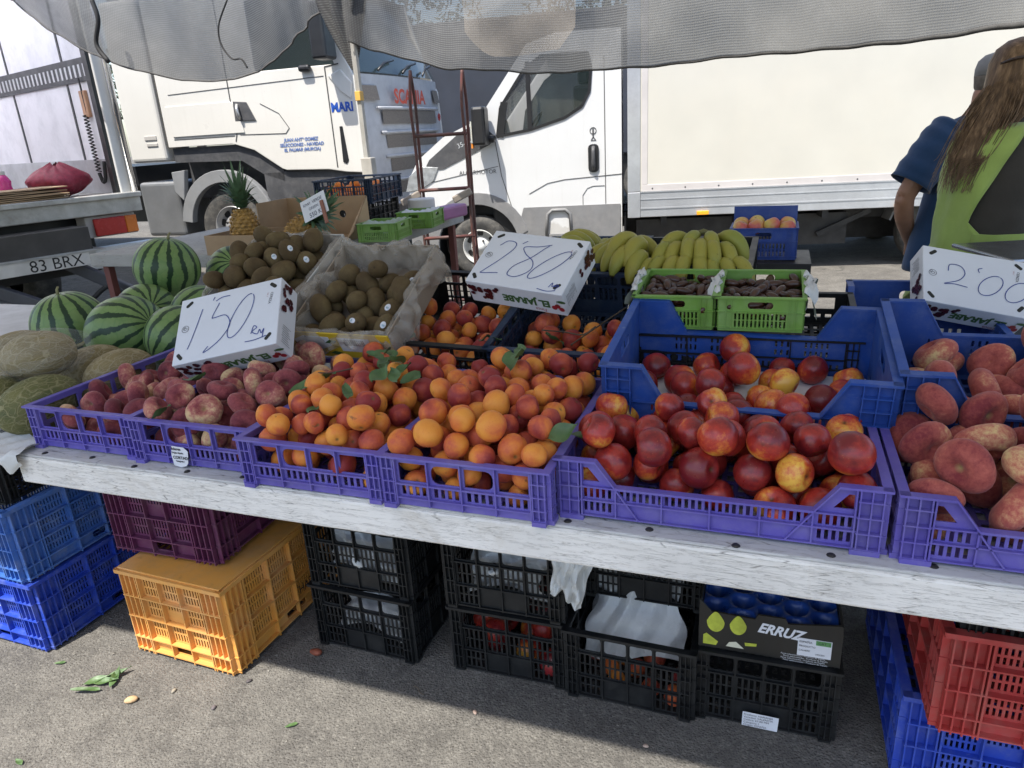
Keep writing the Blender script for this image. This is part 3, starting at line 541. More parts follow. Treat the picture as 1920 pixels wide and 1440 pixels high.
mb = MB(); mb.b2(-.62, .2, .05, .12, FZ - .52, FZ - .44); mb.b2(-.62, .3, .02, .1, FZ - .62, FZ - .53); mb.build('underrun_bar', ALU, lor, bevel=.006)
mb = MB(); mb.b2(-2.3, -.58, -.30, -.02, FZ - .40, FZ - .22); mb.build('lift_platform', pbr('dark lift hollow', (.06, .055, .05), .7, .2, 6), lor)
mb = MB(); mb.plate([(-2.3, FZ - .52), (-.58, FZ - .52), (-.58, FZ - .40), (-2.3, FZ - .40)], (), .03, y=-.33); mb.bar((-2.3, -.20, FZ - .41), (-.50, -.20, FZ - .41), .30, .012); mb.build('lift_edge', STEEL, lor)
mb = MB(); mb.b2(-1.32, -.64, -.342, -.332, FZ - .52, FZ - .405); mb.build('number_plate', pbr('plate white', (.62, .60, .56), .4), lor, bevel=.003)
lettering('83 BRX', .13, BLACKP, lor, Matrix.Translation((-1.10, -.3425, FZ - .51)) @ Matrix.Rotation(pi / 2, 4, 'X'))
mb = MB(); mb.bar((-.75, -.1, FZ - .5), (.05, -.9, .04), .07, .10); mb.bar((-1.5, -.1, FZ - .5), (-.5, -1.0, .03), .07, .10); mb.b2(-.2, .25, -1.0, -.85, .0, .09); mb.b2(-2.4, -.2, -1.35, -1.2, .0, .10); mb.build('lift_arm', pbr('lift arm paint', (.055, .058, .07), .5, .2, 5), lor, bevel=.01)
mb = MB(); mb.tube(spline([(-1.6, -.2, .7), (-1.3, -.3, .42), (-1.0, -.25, .46), (-.8, -.4, .40), (-.6, -.5, .52), (-.45, -.6, .30)], 5), .02, 6); mb.build('hydraulic_hose', CORD, lor, 'all')
mb = MB(); mb.b2(-2.3, -.3, .3, 5.5, .55, 1.08); mb.build('chassis', BLACKP, lor)
for x in (-.35, -2.05): wheel(lor, x + .17, 2.0, .45, .3, RIMM, 8, .55).rotation_euler.z += pi / 2
mb = MB(); mb.tube([(-.09, .33, 2.2), (-.085, .33, 1.95), (-.082, .34, 1.9)], .008, 6); H = []
for k in range(90): H.append((-.10 + .02 * cos(k * 1.2), .34 + .02 * sin(k * 1.2), 1.9 - k * .0055))
mb.tube(H, .006, 5); mb.tube(spline([(-.10, .34, 1.4), (-.10, .30, 1.32), (-.10, .24, 1.36), (-.09, .22, 1.5)], 5), .016, 6); mb.build('coiled_cable', CORD, lor, 'all')
mb = MB(); mb.b2(-.09, -.06, .29, .40, 1.88, 2.1); mb.build('hand_control', pbr('orange box', (.5, .28, .16), .5), lor, bevel=.006)
# goods left on the lorry floor
BURG = pbr('burgundy netting', (.26, .025, .05), .55, .25, 30, bmp=.4, bscale=120)
def lumpbag(name, M, w, d, h, label, cat, mat=BURG, seed=0):
    mb = MB(); rg = random.Random(seed); ph = [rg.uniform(0, 6) for _ in range(8)]
    def fn(a, b):
        q = 2 * pi * a; t = sin(pi * min(.98, .02 + b * .96)) ** .55; k = (1 + .10 * sin(4 * q + ph[0] + 4 * b) + .07 * abs(sin(7 * q + ph[1] - 6 * b)) + .05 * sin(13 * q + 9 * b)) * (1 - .55 * max(0, b - .5))
        return Vector((w * .5 * cos(q) * t * k, d * .5 * sin(q) * t * k, h * b * (1 + .05 * sin(3 * q + ph[2])) + .02 * abs(sin(6 * q + 3 * b + ph[3]))))
    mb.grid(fn, 40, 16, True); o = mb.build(name, mat, None, 'all'); o.matrix_world = M; return tag(o, label, cat)
lumpbag('onion_sack', LM @ Matrix.Translation((-.42, .42, FZ)), .46, .36, .27, 'burgundy net sack slumped on the lorry floor beside the cable', 'sack', seed=1)
lumpbag('onion_sack', LM @ Matrix.Translation((-.95, 1.6, FZ)), .85, .55, .66, 'big burgundy net sack standing deep inside the lorry', 'sack', seed=3)
bo = empty('bottle', LM @ Matrix.Translation((-.86, .38, FZ)), 'pink plastic bottle standing on the lorry floor', 'bottle')
PINK = pbr('pink plastic', (.55, .04, .22), .25, .1, 5)
mb = MB(); mb.lathe([(.0001, 0), (.045, 0), (.05, .03), (.042, .08), (.05, .1), (.042, .13), (.05, .17), (.03, .21), (.018, .225), (.0001, .226)], 20); mb.build('body', PINK, bo, 'all'); mb = MB(); mb.lathe([(.02, .224), (.022, .255), (.0001, .256)], 14); mb.build('cap', WHITE, bo, 'all')
CARD = pbr('brown cardboard', (.36, .245, .145), .8, .12, 6, dirt=(.25, .16, .09), dirt_amt=.3, bmp=.1)
for k in range(7):
    rg = random.Random(k); mb = MB(); mb.b2(-.36 + rg.uniform(-.04, .04), .36 + rg.uniform(-.06, .06), -.2, .2, 0, .008); o = mb.build('cardboard_sheet', CARD)
    o.matrix_world = LM @ Matrix.Translation((-.95, .16, FZ + .011 + k * .014)) @ Matrix.Rotation(rg.uniform(-.15, .15), 4, 'Z') @ Matrix.Rotation(rg.uniform(-.03, .03), 4, 'Y')
    tag(o, 'flattened brown cardboard sheet in the pile on the lorry floor', 'cardboard', 'flattened cardboard in the lorry')
# far side: dark tarpaulin lorry and trees behind the gap
fl = empty('dark_lorry', Matrix.Translation((-1.6, 15.5, 0)) @ Matrix.Rotation(radians(-12), 4, 'Z'), 'dark navy tarpaulin lorry in the gap behind the van', 'truck')
mb = MB(); mb.b2(-.2, 6, 0, 2.4, 1.0, 3.6); mb.build('cargo_body', pbr('navy tarpaulin', (.02, .024, .035), .6, .25, 2), fl, bevel=.03); mb = MB(); mb.b2(-.1, 5.9, .1, 2.3, .5, 1.0); mb.build('chassis', BLACKP, fl); wheel(fl, 1.0, .1, .5, .3, RIMM); wheel(fl, 4.6, .1, .5, .3, RIMM)
LEAFG = pbr('dusty olive foliage', (.055, .07, .038), .7, .4, 8)
for i, (x, y, h, r) in enumerate(((3.0, 24, 6, 2.6), (-3.5, 27, 6.5, 3), (9, 26, 6, 3), (-11, 28, 7, 3.2), (-19, 27, 6, 3), (16, 28, 7, 3))):
    rg = random.Random(i + 50); t = empty('olive_tree', Matrix.Translation((x, y, 0)), ['grey-green tree behind the van windows', 'grey-green tree beyond the lorry grille', 'olive tree hidden behind the cargo body', 'olive tree beyond the delivery lorry', 'outermost olive tree beyond the delivery lorry', 'olive tree far beyond the two sellers'][i], 'tree')
    mb = MB(); mb.tube(spline([(0, 0, 0), (.1, .05, h * .25), (-.05, .1, h * .5), (.1, 0, h * .75)], 5), [.22 - .009 * k for k in range(16)], 8)
    for k in range(6):
        q = k * 1.05; mb.tube([(0, 0, h * (.3 + .06 * k)), (cos(q) * r * .4, sin(q) * r * .4, h * (.5 + .05 * k)), (cos(q) * r * .7, sin(q) * r * .7, h * (.6 + .06 * k))], [.09, .05, .02], 6)
    mb.build('trunk', pbr('bark', (.12, .10, .08), .9, .3, 12), t, 'all')
    mb = MB()
    cl = [(Vector((rg.gauss(0, .45) * r, rg.gauss(0, .45) * r, h * rg.uniform(.32, 1))), rg.uniform(.4, .9)) for _ in range(40)]
    for k in range(3800):
        c, cr = cl[rg.randrange(40)]; d = Vector((rg.gauss(0, 1), rg.gauss(0, 1), rg.gauss(0, .8))).normalized() * cr * rg.uniform(.5, 1); p = c + d
        a = Vector((rg.gauss(0, 1), rg.gauss(0, 1), rg.gauss(0, 1))).normalized() * .12; b = a.orthogonal().normalized() * .05; mb.add([p - a, p + b, p + a, p - b], [(0, 1, 2, 3)])
    mb.build('crown', LEAFG, t)
# ================================================================== crates
PLASTIC = {
 'purple': plastic('purple plastic', (.115, .088, .40), (.31, .29, .38), .28),
 'blue': plastic('blue plastic', (.014, .066, .31), (.20, .23, .30), .26),
 'sky': plastic('sun bleached blue plastic', (.045, .145, .46), (.27, .31, .38), .45),
 'royal': plastic('royal blue plastic', (.014, .055, .42), (.22, .26, .36), .40),
 'navy': plastic('navy plastic', (.012, .028, .065), (.13, .14, .15), .25),
 'black': plastic('black plastic', (.009, .010, .011), (.10, .097, .088), .18, .4),
 'orange': plastic('orange plastic', (.70, .31, .04), (.40, .26, .13), .40),
 'maroon': plastic('maroon plastic', (.12, .02, .07), (.24, .17, .18), .35),
 'red': plastic('red plastic', (.42, .032, .026), (.30, .18, .14), .42),
 'green': plastic('lime green plastic', (.165, .33, .045), (.30, .34, .2), .25),
 'cobalt': plastic('cobalt plastic', (.02, .06, .30), (.2, .24, .30), .25),
}
def slots(x0, x1, z0, z1, n, duty=.5):
    p = (x1 - x0) / n
    return [rect(x0 + p * (i + .5 - duty / 2), x0 + p * (i + .5 + duty / 2), z0, z1) for i in range(n)]
def corner_fins(mb, L, h, p, zs, wd=.03):
    for sx in (0, 1):
        xa = 0 if sx == 0 else L - wd
        for z in zs: mb.b2(xa - .001, xa + wd + .001, -p, .0005, z - .0013, z + .0013)
        for x in (xa + .002, xa + wd * .5, xa + wd - .002): mb.b2(x - .0013, x + .0013, -p * .96, .0006, .004, h - .004)
def lip(mb, prof, p, t=.004):
    for (x0, z0), (x1, z1) in zip(prof[:-1], prof[1:]):
        a = [Vector((x0, -p, z0 - t)), Vector((x1, -p, z1 - t)), Vector((x1, -p, z1 + .0006)), Vector((x0, -p, z0 + .0006))]
        b = [Vector((q.x, .0055, q.z)) for q in a]
        mb.add(a + b, [(0, 1, 2, 3), (7, 6, 5, 4), (0, 4, 5, 1), (3, 2, 6, 7), (0, 3, 7, 4), (1, 5, 6, 2)])
def wall_mesh(style, L, h):
    mb = MB(); t = .003
    if style == 'window':          # low wall with big hand windows over a slot row
        xs = [.032 + (L - .064) * k / 4 for k in range(5)]; g = .006; holes = []
        for k in range(4):
            holes.append(rect(xs[k] + g, xs[k + 1] - g, h * .50, h * .86, .016 if k in (1, 2) else 0, k == 1, k == 2))
            holes += slots(xs[k] + g, xs[k + 1] - g, h * .22, h * .40, 4, .58)
        mb.plate(rect(0, L, 0, h), holes, t)
        for x in xs: mb.b2(x - .0015, x + .0015, -.009, .0005, .004, h - .004)
        mb.b2(.03, L - .03, -.0085, .0004, h * .445, h * .475); mb.b2(.03, L - .03, -.0085, .0004, h * .17, h * .195)
        corner_fins(mb, L, h, .010, [.006, h * .25, h * .5, h * .75], .03)
        lip(mb, [(-.011, h), (L + .011, h)], .012)
        mb.b2(.0, .03, -.014, .002, -.004, .006); mb.b2(L - .03, L, -.014, .002, -.004, .006)
    elif style == 'notch':         # long wall dipping between high corners
        a, b = .075, .115; zl = h * .58
        prof = [(0, h), (a, h), (b, zl), (L - b, zl), (L - a, h), (L, h)]
        holes = [[(.048, zl + .006), (.082, zl + .006), (.058, h - .018), (.048, h - .018)], [(L - .048, zl + .006), (L - .048, h - .018), (L - .058, h - .018), (L - .082, zl + .006)]]
        holes += slots(.046, .108, h * .34, h * .50, 5, .55) + slots(.046, .108, h * .10, h * .26, 5, .55)
        holes += slots(L - .108, L - .046, h * .34, h * .50, 5, .55) + slots(L - .108, L - .046, h * .10, h * .26, 5, .55)
        n = int((L - .24) / .0125); holes += slots(.12, L - .12, h * .34, h * .50, n, .55)
        mb.plate([(0, 0), (L, 0)] + prof[::-1], holes, t)
        for k in range(5):
            x = .115 + (L - .23) * k / 4; mb.b2(x - .0015, x + .0015, -.008, .0005, .004, zl - .003)
        for z in (h * .30, h * .535, .004): mb.b2(.04, L - .04, -.008, .0004, z, z + .003)
        for s in (0, 1):
            x0, x1 = (b - .004, b + .045) if not s else (L - b + .004, L - b - .045)
            mb.bar((x0, -.004, zl), (x1, -.004, .006), .008, .003)
            xa = .046 if not s else L - .046; mb.b2(xa - .0015, xa + .0015, -.009, .0005, .004, h - .003)
        corner_fins(mb, L, h, .012, [.006, h * .3, h * .55, h * .8], .042)
        lip(mb, [(-.011, h), (a, h), (b, zl), (L - b, zl), (L - a, h), (L + .011, h)], .012)
        mb.b2(.0, .05, -.014, .002, -.004, .006); mb.b2(L - .05, L, -.014, .002, -.004, .006)
    elif style == 'deepnotch':     # tall tray with trapezoid cut-outs
        a, b = .085, .135; zl = h * .56
        prof = [(0, h), (a, h), (b, zl), (L - b, zl), (L - a, h), (L, h)]
        holes = []
        for x0, x1, n in ((.10, .165, 5), (.195, .24, 3), (L - .24, L - .195, 3), (L - .165, L - .10, 5)):
            holes += slots(x0, x1, h * .42, h * .5, n, .4) + slots(x0, x1, h * .30, h * .38, n, .4)
        holes += slots(.07, L - .07, h * .12, h * .20, int(L / .02), .4)
        mb.plate([(0, 0), (L, 0)] + prof[::-1], holes, t)
        for z in (h * .25, h * .54): mb.b2(.06, L - .06, -.008, .0004, z - .0015, z + .0015)
        for k in range(6):
            x = .13 + (L - .26) * k / 5; mb.b2(x - .0015, x + .0015, -.008, .0005, .004, h * .25)
        corner_fins(mb, L, h, .014, [.006 + k * h * .16 for k in range(6)], .06)
        lip(mb, [(-.013, h), (a, h), (b, zl), (L - b, zl), (L - a, h), (L + .013, h)], .014, .005)
    elif style == 'solidside':
        mb.plate(rect(0, L, 0, h), [rect(L / 2 - .05, L / 2 + .05, h * .68, h * .84, .012)] + slots(.05, L - .05, h * .12, h * .22, 12, .45), t)
        corner_fins(mb, L, h, .012, [.006 + k * h * .16 for k in range(6)], .04)
        for k in range(5):
            x = .08 + (L - .16) * k / 4; mb.b2(x - .0015, x + .0015, -.010, .0005, .004, h - .003)
        for z in (h * .33, h * .6): mb.b2(.03, L - .03, -.0095, .0004, z - .0015, z + .0015)
        lip(mb, [(-.013, h), (L + .013, h)], .014, .005)
    elif style == 'lattice':       # open black lattice crate
        nb = max(3, round(L / .085)); xs = [.03 + (L - .06) * k / nb for k in range(nb + 1)]; holes = []; g = .005
        for k in range(nb):
            x0, x1 = xs[k] + g, xs[k + 1] - g
            holes.append(rect(x0, x1, h * .72, h * .92, .008))
            blank = (nb >= 3 and k in (nb // 2 - 1, nb // 2)) or nb == 3 and k == 1
            for r, (z0, z1) in enumerate(((.52, .66), (.36, .50), (.06, .32))):
                if r == 2:
                    if blank: continue
                    holes += slots(x0, x1, h * .06, h * .18, 4, .62) + slots(x0, x1, h * .20, h * .32, 4, .62)
                else: holes += slots(x0, x1, h * z0, h * z1, 4 if L < .45 else 5, .62)
        mb.plate(rect(0, L, 0, h), holes, t)
        for x in xs: mb.b2(x - .002, x + .002, -.008, .0005, .004, h - .004)
        for z in (.34, .69, .035): mb.b2(.02, L - .02, -.0078, .0004, h * z - .002, h * z + .002)
        corner_fins(mb, L, h, .012, [.006 + k * h * .19 for k in range(5)], .03)
        lip(mb, [(-.012, h), (L + .012, h)], .014, .008)
        mb.b2(.0, .03, -.012, .002, -.003, .008); mb.b2(L - .03, L, -.012, .002, -.003, .008)
    elif style == 'deep':          # tall stacking crate with rows of fine slots
        nr = 3; nb = 3 if L < .45 else 4; m = .075 if L < .45 else .08
        xs = [m + (L - 2 * m) * k / nb for k in range(nb + 1)]; holes = []; zb = [h * .20, h * .46, h * .71, h * .95]
        for r in range(nr):
            for k in range(nb):
                x0, x1, z0, z1 = xs[k] + .007, xs[k + 1] - .007, zb[r] + .009, zb[r + 1] - .012
                n = max(4, int((x1 - x0) / .0105)); zm = (z0 + z1) / 2
                if r == 1 and nb == 3 and k == 1: holes += slots(x0, x1, zm + .008, z1, n, .5); continue
                holes += slots(x0, x1, z0, zm - .003, n, .5) + slots(x0, x1, zm + .003, z1, n, .5)
        holes.append(rect(xs[nb // 2 - (nb == 3 and 0)] - (0 if nb == 3 else .05), xs[nb // 2 + (1 if nb == 3 else 0)] + (0 if nb == 3 else .05), h * .07, h * .155, .006))
        mb.plate(rect(0, L, 0, h), holes, t)
        for x in xs: mb.b2(x - .002, x + .002, -.016, .0005, .004, h - .004)
        for z in zb[:3] + [h * .05]: mb.b2(.0, L, -.0165, .0004, z - .002, z + .002)
        for s in (0, 1):
            for k in range(4):
                x = .004 + k * (m - .008) / 3.2; x = x if not s else L - x; mb.b2(x - .0018, x + .0018, -.0155, .0006, .004, h - .004)
        lip(mb, [(-.015, h), (L + .015, h)], .017, .012)
    elif style == 'mini':          # small fruit-shop tray with hand holes
        mb.plate(rect(0, L, 0, h), [rect(L / 2 - .032, L / 2 + .032, h * .66, h * .86, .008)] + slots(.04, L - .04, h * .34, h * .52, 13, .5) + slots(.04, L - .04, h * .12, h * .31, 13, .5), .0025)
        for z in (h * .57, h * .1): mb.b2(.0, L, -.004, .0004, z - .001, z + .001)
        for x in (.02, .034, L - .034, L - .02): mb.b2(x - .001, x + .001, -.0038, .0005, .003, h - .003)
        lip(mb, [(-.006, h), (L + .006, h)], .006, .004)
    return mb.mesh('panel')
CRATES = {   # width, depth, height, front style, side style
 'purple_short': (.37, .55, .118, 'window', 'window'),
 'purple_long': (.595, .36, .128, 'notch', 'window'),
 'blue_tray': (.60, .40, .20, 'deepnotch', 'solidside'),
 'blue_deep': (.40, .60, .20, 'solidside', 'deepnotch'),
 'black_tray': (.37, .50, .15, 'lattice', 'lattice'),
 'lattice': (.345, .46, .225, 'lattice', 'lattice'),
 'deep': (.40, .60, .31, 'deep', 'deep'),
 'deepblue': (.40, .60, .27, 'deep', 'deep'),
 'mini': (.215, .26, .095, 'mini', 'mini'),
 'smallblue': (.26, .2, .13, 'mini', 'mini'),
 'lowblack': (.60, .40, .10, 'window', 'window'),
}
CM = {}
def crate(kind, colour, M, label, group=None, cat='crate', name='fruit_crate', dims=None, flip=False):
    wd, dp, h, fs, ss = CRATES[kind]
    root = empty(name, M, label, cat, group); mat = PLASTIC[colour]
    def part(nm, st, L, Mx):
        k = (st, L, h, colour)
        if k not in CM:
            CM[k] = wall_mesh(st, L, h); CM[k].materials.append(mat)
        o = link(nm, CM[k], None, root); o.matrix_local = Mx; return o
    part('front_panel', fs, wd, Matrix.Identity(4))
    part('back_panel', fs, wd, Matrix.Translation((wd, dp, 0)) @ Matrix.Rotation(pi, 4, 'Z'))
    part('side_panel', ss, dp, Matrix.Translation((0, dp, 0)) @ Matrix.Rotation(-pi / 2, 4, 'Z'))
    part('side_panel', ss, dp, Matrix.Translation((wd, 0, 0)) @ Matrix.Rotation(pi / 2, 4, 'Z'))
    k = ('base', wd, dp, colour)
    if k not in CM:
        mb = MB(); hs = []
        nx, ny = int(wd / .028), int(dp / .05)
        for i in range(nx):
            for j in range(ny):
                hs.append(rect(.02 + (wd - .04) * (i + .2) / nx, .02 + (wd - .04) * (i + .8) / nx, .02 + (dp - .04) * (j + .15) / ny, .02 + (dp - .04) * (j + .85) / ny))
        mb.plate(rect(.0032, wd - .0032, .0032, dp - .0032), hs, .003, Matrix(((1, 0, 0, 0), (0, 0, 1, 0), (0, 1, 0, .002), (0, 0, 0, 1))))
        CM[k] = mb.mesh('base_panel'); CM[k].materials.append(mat)
    link('base_panel', CM[k], None, root)
    return root
# ================================================================== fruit shapes
def blob(R, prof, nu=22, nv=15, lump=.03, crease=0, seed=0, sc=(1, 1, 1)):
    """closed surface; prof(t) gives radius factor and height for t in 0..1 from pole to pole"""
    rg = random.Random(seed); ph = [rg.uniform(0, 6.28) for _ in range(6)]
    mb = MB()
    def fn(a, b):
        th = 2 * pi * a; r, z = prof(b); d = (th + pi) % (2 * pi) - pi
        k = 1 + lump * (sin(2 * th + ph[0]) * .5 + sin(3 * th + ph[1] + 2 * b) * .35 + sin(5 * b + ph[2]) * .5 * sin(th + ph[3]))
        k *= 1 - crease * exp(-(d / .22) ** 2) * sin(pi * min(1, max(0, b))) ** .5
        return Vector((r * cos(th) * k * R * sc[0], r * sin(th) * k * R * sc[1], z * R * sc[2] * (1 + lump * .5 * sin(th + ph[4]))))
    mb.grid(fn, nu, nv, True)
    return mb.mesh('fruit', 'all')
def p_round(dim=.16, wd=.45, bot=.05):
    def f(b):
        q = pi * b; r = sin(q); z = cos(q)
        z -= dim * exp(-(r / wd) ** 2) if b < .5 else -bot * exp(-(r / wd) ** 2)
        return max(r, 1e-4), z
    return f
def p_flat(b):
    q = pi * b; r = max(sin(q), 1e-4) ** .8; z = cos(q) * .60
    z -= (.42 * exp(-(r / .34) ** 2)) if b < .5 else -.30 * exp(-(r / .3) ** 2)
    return r, z
def p_egg(b):
    q = pi * b; return max(sin(q), 1e-4), cos(q) * 1.22 - .03 * exp(-(sin(q) / .2) ** 2) * (1 if b < .5 else -1)
def fruitmat(name, R, stops, rough=.42, mott=.12, bruise=.0, stem=(.16, .11, .03), axial=0.0, spec=.4, spk=None, sheen=0, tint=.35, bmp=.0, coat=0):
    m, nt, b, tc = newmat(name); v, oi = objvec(nt, tc)
    n1 = _noise(nt, v, .62 / R, 2, .5, .6)
    sep = _n(nt, 'ShaderNodeSeparateXYZ'); nt.links.new(tc.outputs['Object'], sep.inputs[0])
    f = _math(nt, 'ADD', n1, _math(nt, 'MULTIPLY', _math(nt, 'SUBTRACT', oi.outputs['Random'], .5), tint))
    f = _math(nt, 'ADD', f, _math(nt, 'MULTIPLY', sep.outputs[1], .16 / R))
    if axial: f = _math(nt, 'ADD', f, _math(nt, 'MULTIPLY', sep.outputs[2], axial / R))
    f = _math(nt, 'ADD', f, _math(nt, 'MULTIPLY', _math(nt, 'SUBTRACT', _noise(nt, v, 5 / R, 5, .7), .5), mott), True)
    c = _ramp(nt, f, stops)
    if spk is not None:
        vo = _n(nt, 'ShaderNodeTexVoronoi'); vo.inputs['Scale'].default_value = 6.5 / R; nt.links.new(v, vo.inputs['Vector'])
        c = _mix(nt, c, spk, _math(nt, 'MULTIPLY', _ramp(nt, vo.outputs['Distance'], [(.05, 1), (.16, 0)]), .5))
    if bruise:
        c = _mix(nt, c, (.10, .045, .02), _math(nt, 'MULTIPLY', _ramp(nt, _noise(nt, v, 1.5 / R, 4, .6), [(.67, 0), (.73, 1)]), bruise))
    rad = _math(nt, 'SQRT', _math(nt, 'ADD', _math(nt, 'POWER', sep.outputs[0], 2), _math(nt, 'POWER', sep.outputs[1], 2)))
    ms = _math(nt, 'MULTIPLY', _ramp(nt, _math(nt, 'DIVIDE', rad, R), [(.02, .9), (.20, 0)]), _math(nt, 'GREATER_THAN', sep.outputs[2], 0))
    c = _mix(nt, c, stem, ms)
    nt.links.new(c, b.inputs['Base Color'])
    rr = _n(nt, 'ShaderNodeMapRange'); rr.inputs['To Min'].default_value = rough - .09; rr.inputs['To Max'].default_value = rough + .12
    nt.links.new(_noise(nt, v, 2.2 / R, 3), rr.inputs[0]); nt.links.new(rr.outputs[0], b.inputs['Roughness'])
    b.inputs['Specular IOR Level'].default_value = spec
    b.inputs['Subsurface Weight'].default_value = .08; b.inputs['Subsurface Radius'].default_value = (.008, .003, .001); b.inputs['Subsurface Scale'].default_value = .5
    if sheen: b.inputs['Sheen Weight'].default_value = sheen; b.inputs['Sheen Roughness'].default_value = .55; b.inputs['Sheen Tint'].default_value = (1, .85, .8, 1)
    if bmp: bump(nt, b, _noise(nt, v, 9 / R, 3), bmp, .002)
    if coat: b.inputs['Coat Weight'].default_value = coat; b.inputs['Coat Roughness'].default_value = .25
    return m
R_AP, R_NE, R_FP, R_FS = .0300, .0385, .050, .0405
AP_M = fruitmat('apricot skin', R_AP, [(.16, (.72, .28, .042)), (.40, (.64, .18, .034)), (.56, (.50, .095, .04)), (.80, (.26, .03, .028))], .5, .26, .7, sheen=.03, spec=.28, spk=(.35, .08, .02), tint=.70)
NE_M = fruitmat('nectarine skin', R_NE, [(.14, (.76, .42, .06)), (.28, (.62, .16, .03)), (.42, (.42, .036, .022)), (.74, (.16, .012, .015))], .30, .5, .25, stem=(.07, .04, .012), spec=.5, spk=(.5, .22, .08), tint=.42)
FP_M = fruitmat('flat peach skin', R_FP, [(.12, (.64, .45, .20)), (.28, (.54, .24, .13)), (.44, (.42, .105, .075)), (.85, (.20, .03, .034))], .7, .95, .12, stem=(.36, .27, .11), sheen=.14, spec=.2, bmp=.12)
FS_M = fruitmat('downy peach skin', R_FS, [(.13, (.58, .40, .21)), (.31, (.42, .17, .12)), (.48, (.28, .065, .066)), (.84, (.13, .022, .032))], .7, .8, .15, stem=(.30, .21, .09), sheen=.14, spec=.2, bmp=.12, tint=.5)
KI_M = fruitmat('kiwi skin', .034, [(.2, (.08, .053, .025)), (.5, (.112, .077, .036)), (.8, (.15, .11, .05))], .8, .5, .0, stem=(.05, .035, .02), spec=.2, bmp=.5, tint=.3)
FRUIT = {
 'apricot': ([blob(R_AP, p_round(.22, .34, .09), crease=.085, seed=s, lump=.06, sc=(1, rnd(.90, .98), rnd(.93, 1.08))) for s in range(5)], AP_M, R_AP),
 'nectarine': ([blob(R_NE, p_round(.34, .40, .08), crease=.075, seed=s + 9, lump=.05, nu=28, nv=19, sc=(1, .97, .97)) for s in range(4)], NE_M, R_NE),
 'flat_peach': ([blob(R_FP, p_flat, crease=.06, seed=s + 19, lump=.10, nu=28, nv=21) for s in range(5)], FP_M, R_FP),
 'peach': ([blob(R_FS, p_flat, crease=.07, seed=s + 29, lump=.12, nu=24, nv=19) for s in range(5)], FS_M, R_FS),
 'kiwi': ([blob(.0345, p_egg, lump=.03, seed=s + 39, sc=(1, .94, 1.08)) for s in range(4)], KI_M, .0345),
}
for ms, mt, r in FRUIT.values():
    for me in ms: me.materials.append(mt)
def drop(W, D, r, n, heap, floor=.006, jit=.12, tries=26, seed=1, margin=None, sq=1.0, x0=0, y0=0):
    """settle n balls in a W x D tray one by one; heap(x,y) caps the top of the mound"""
    rg = random.Random(seed); P = []; miss = 0
    mg = r * .95 if margin is None else margin
    while len(P) < n and miss < 60:
        best = None; rr = r * rg.uniform(1 - jit, 1 + jit)
        for _ in range(tries):
            x, y = x0 + rg.uniform(mg, W - mg), y0 + rg.uniform(mg, D - mg); z = floor + rr * sq
            for (a, b, c, q) in P:
                d2 = (a - x) ** 2 + (b - y) ** 2; s = (q + rr) * .97
                if d2 < s * s: z = max(z, c + sqrt(s * s - d2) * sq)
            if z + rr * .3 > heap(x, y): continue
            if best is None or z < best[2]: best = (x, y, z, rr)
        if best is None: miss += 1
        else: P.append(best)
    return P
def fruit(kind, M, x, y, z, r, label, group, name, cat, rot=None, rg=random, upright=None):
    ms, mt, R = FRUIT[kind]
    o = bpy.data.objects.new(name, ms[rg.randrange(len(ms))]); COL.objects.link(o)
    if rot is None:
        rot = Euler((rg.uniform(0, 6.28), rg.uniform(0, 6.28), rg.uniform(0, 6.28))) if upright is None else Euler((rg.gauss(0, upright), rg.gauss(0, upright), rg.uniform(0, 6.28)))
    o.matrix_world = M @ Matrix.Translation((x, y, z)) @ rot.to_matrix().to_4x4() @ Matrix.Scale(r / R, 4)
    return tag(o, label, cat, group)
def fill(kind, M, W, D, n, heap, seed, label, group, name, cat, sq=1.0, upright=None, **kw):
    rg = random.Random(seed * 7 + 1); r = FRUIT[kind][2]
    for (x, y, z, rr) in drop(W, D, r, n, heap, seed=seed, sq=sq, **kw):
        fruit(kind, M, x, y, z, rr, label, group, name, cat, rg=rg, upright=upright)
# ================================================================== goods on the counter
P1 = pose(.025, .03, TZ + .004); P2 = pose(.405, .02, TZ + .004); P3 = pose(.79, -.025, TZ + .004); P4 = pose(1.17, -.03, TZ + .004)
P5 = pose(1.555, .02, TZ + .004); P6 = pose(2.18, .012, TZ + .004)
crate('purple_short', 'purple', P1, 'purple plastic crate at the end of the counter, corner crate beside the melons')
c2 = crate('purple_short', 'purple', P2, 'purple crate of flat peaches with a torn white sticker on its front')
crate('purple_short', 'purple', P3, 'purple apricot crate next to the stickered peach crate')
crate('purple_short', 'purple', P4, 'purple apricot crate next to the wide nectarine crate')
crate('purple_long', 'purple', P5, 'wide purple crate full of large nectarines')
crate('purple_long', 'purple', P6, 'wide purple crate of big flat peaches, cut by the picture edge')
BA = pose(1.585, .33, .835, -.4, 8, 1); BB = pose(2.21, .36, .84, -.4, 8, 0); BC = pose(2.185, .775, .80, 0, 1)
crate('blue_tray', 'blue', BA, 'tilted blue tray of nectarines with white lettering, behind the wide nectarine crate')
crate('blue_tray', 'blue', BB, 'tilted blue tray of flat peaches below the 2 euro cherry carton')
crate('blue_deep', 'blue', BC, 'empty blue tray underneath the 2 euro cherry carton')
KA = pose(.79, .62, .83, 1, 13, 2); KB = pose(1.175, .63, .82, -3, 14)
crate('black_tray', 'black', KA, 'black tray of apricots beside the yellow kiwi carton')
crate('black_tray', 'navy', KB, 'dark navy tray of apricots and twigs below the 2.80 cherry carton')
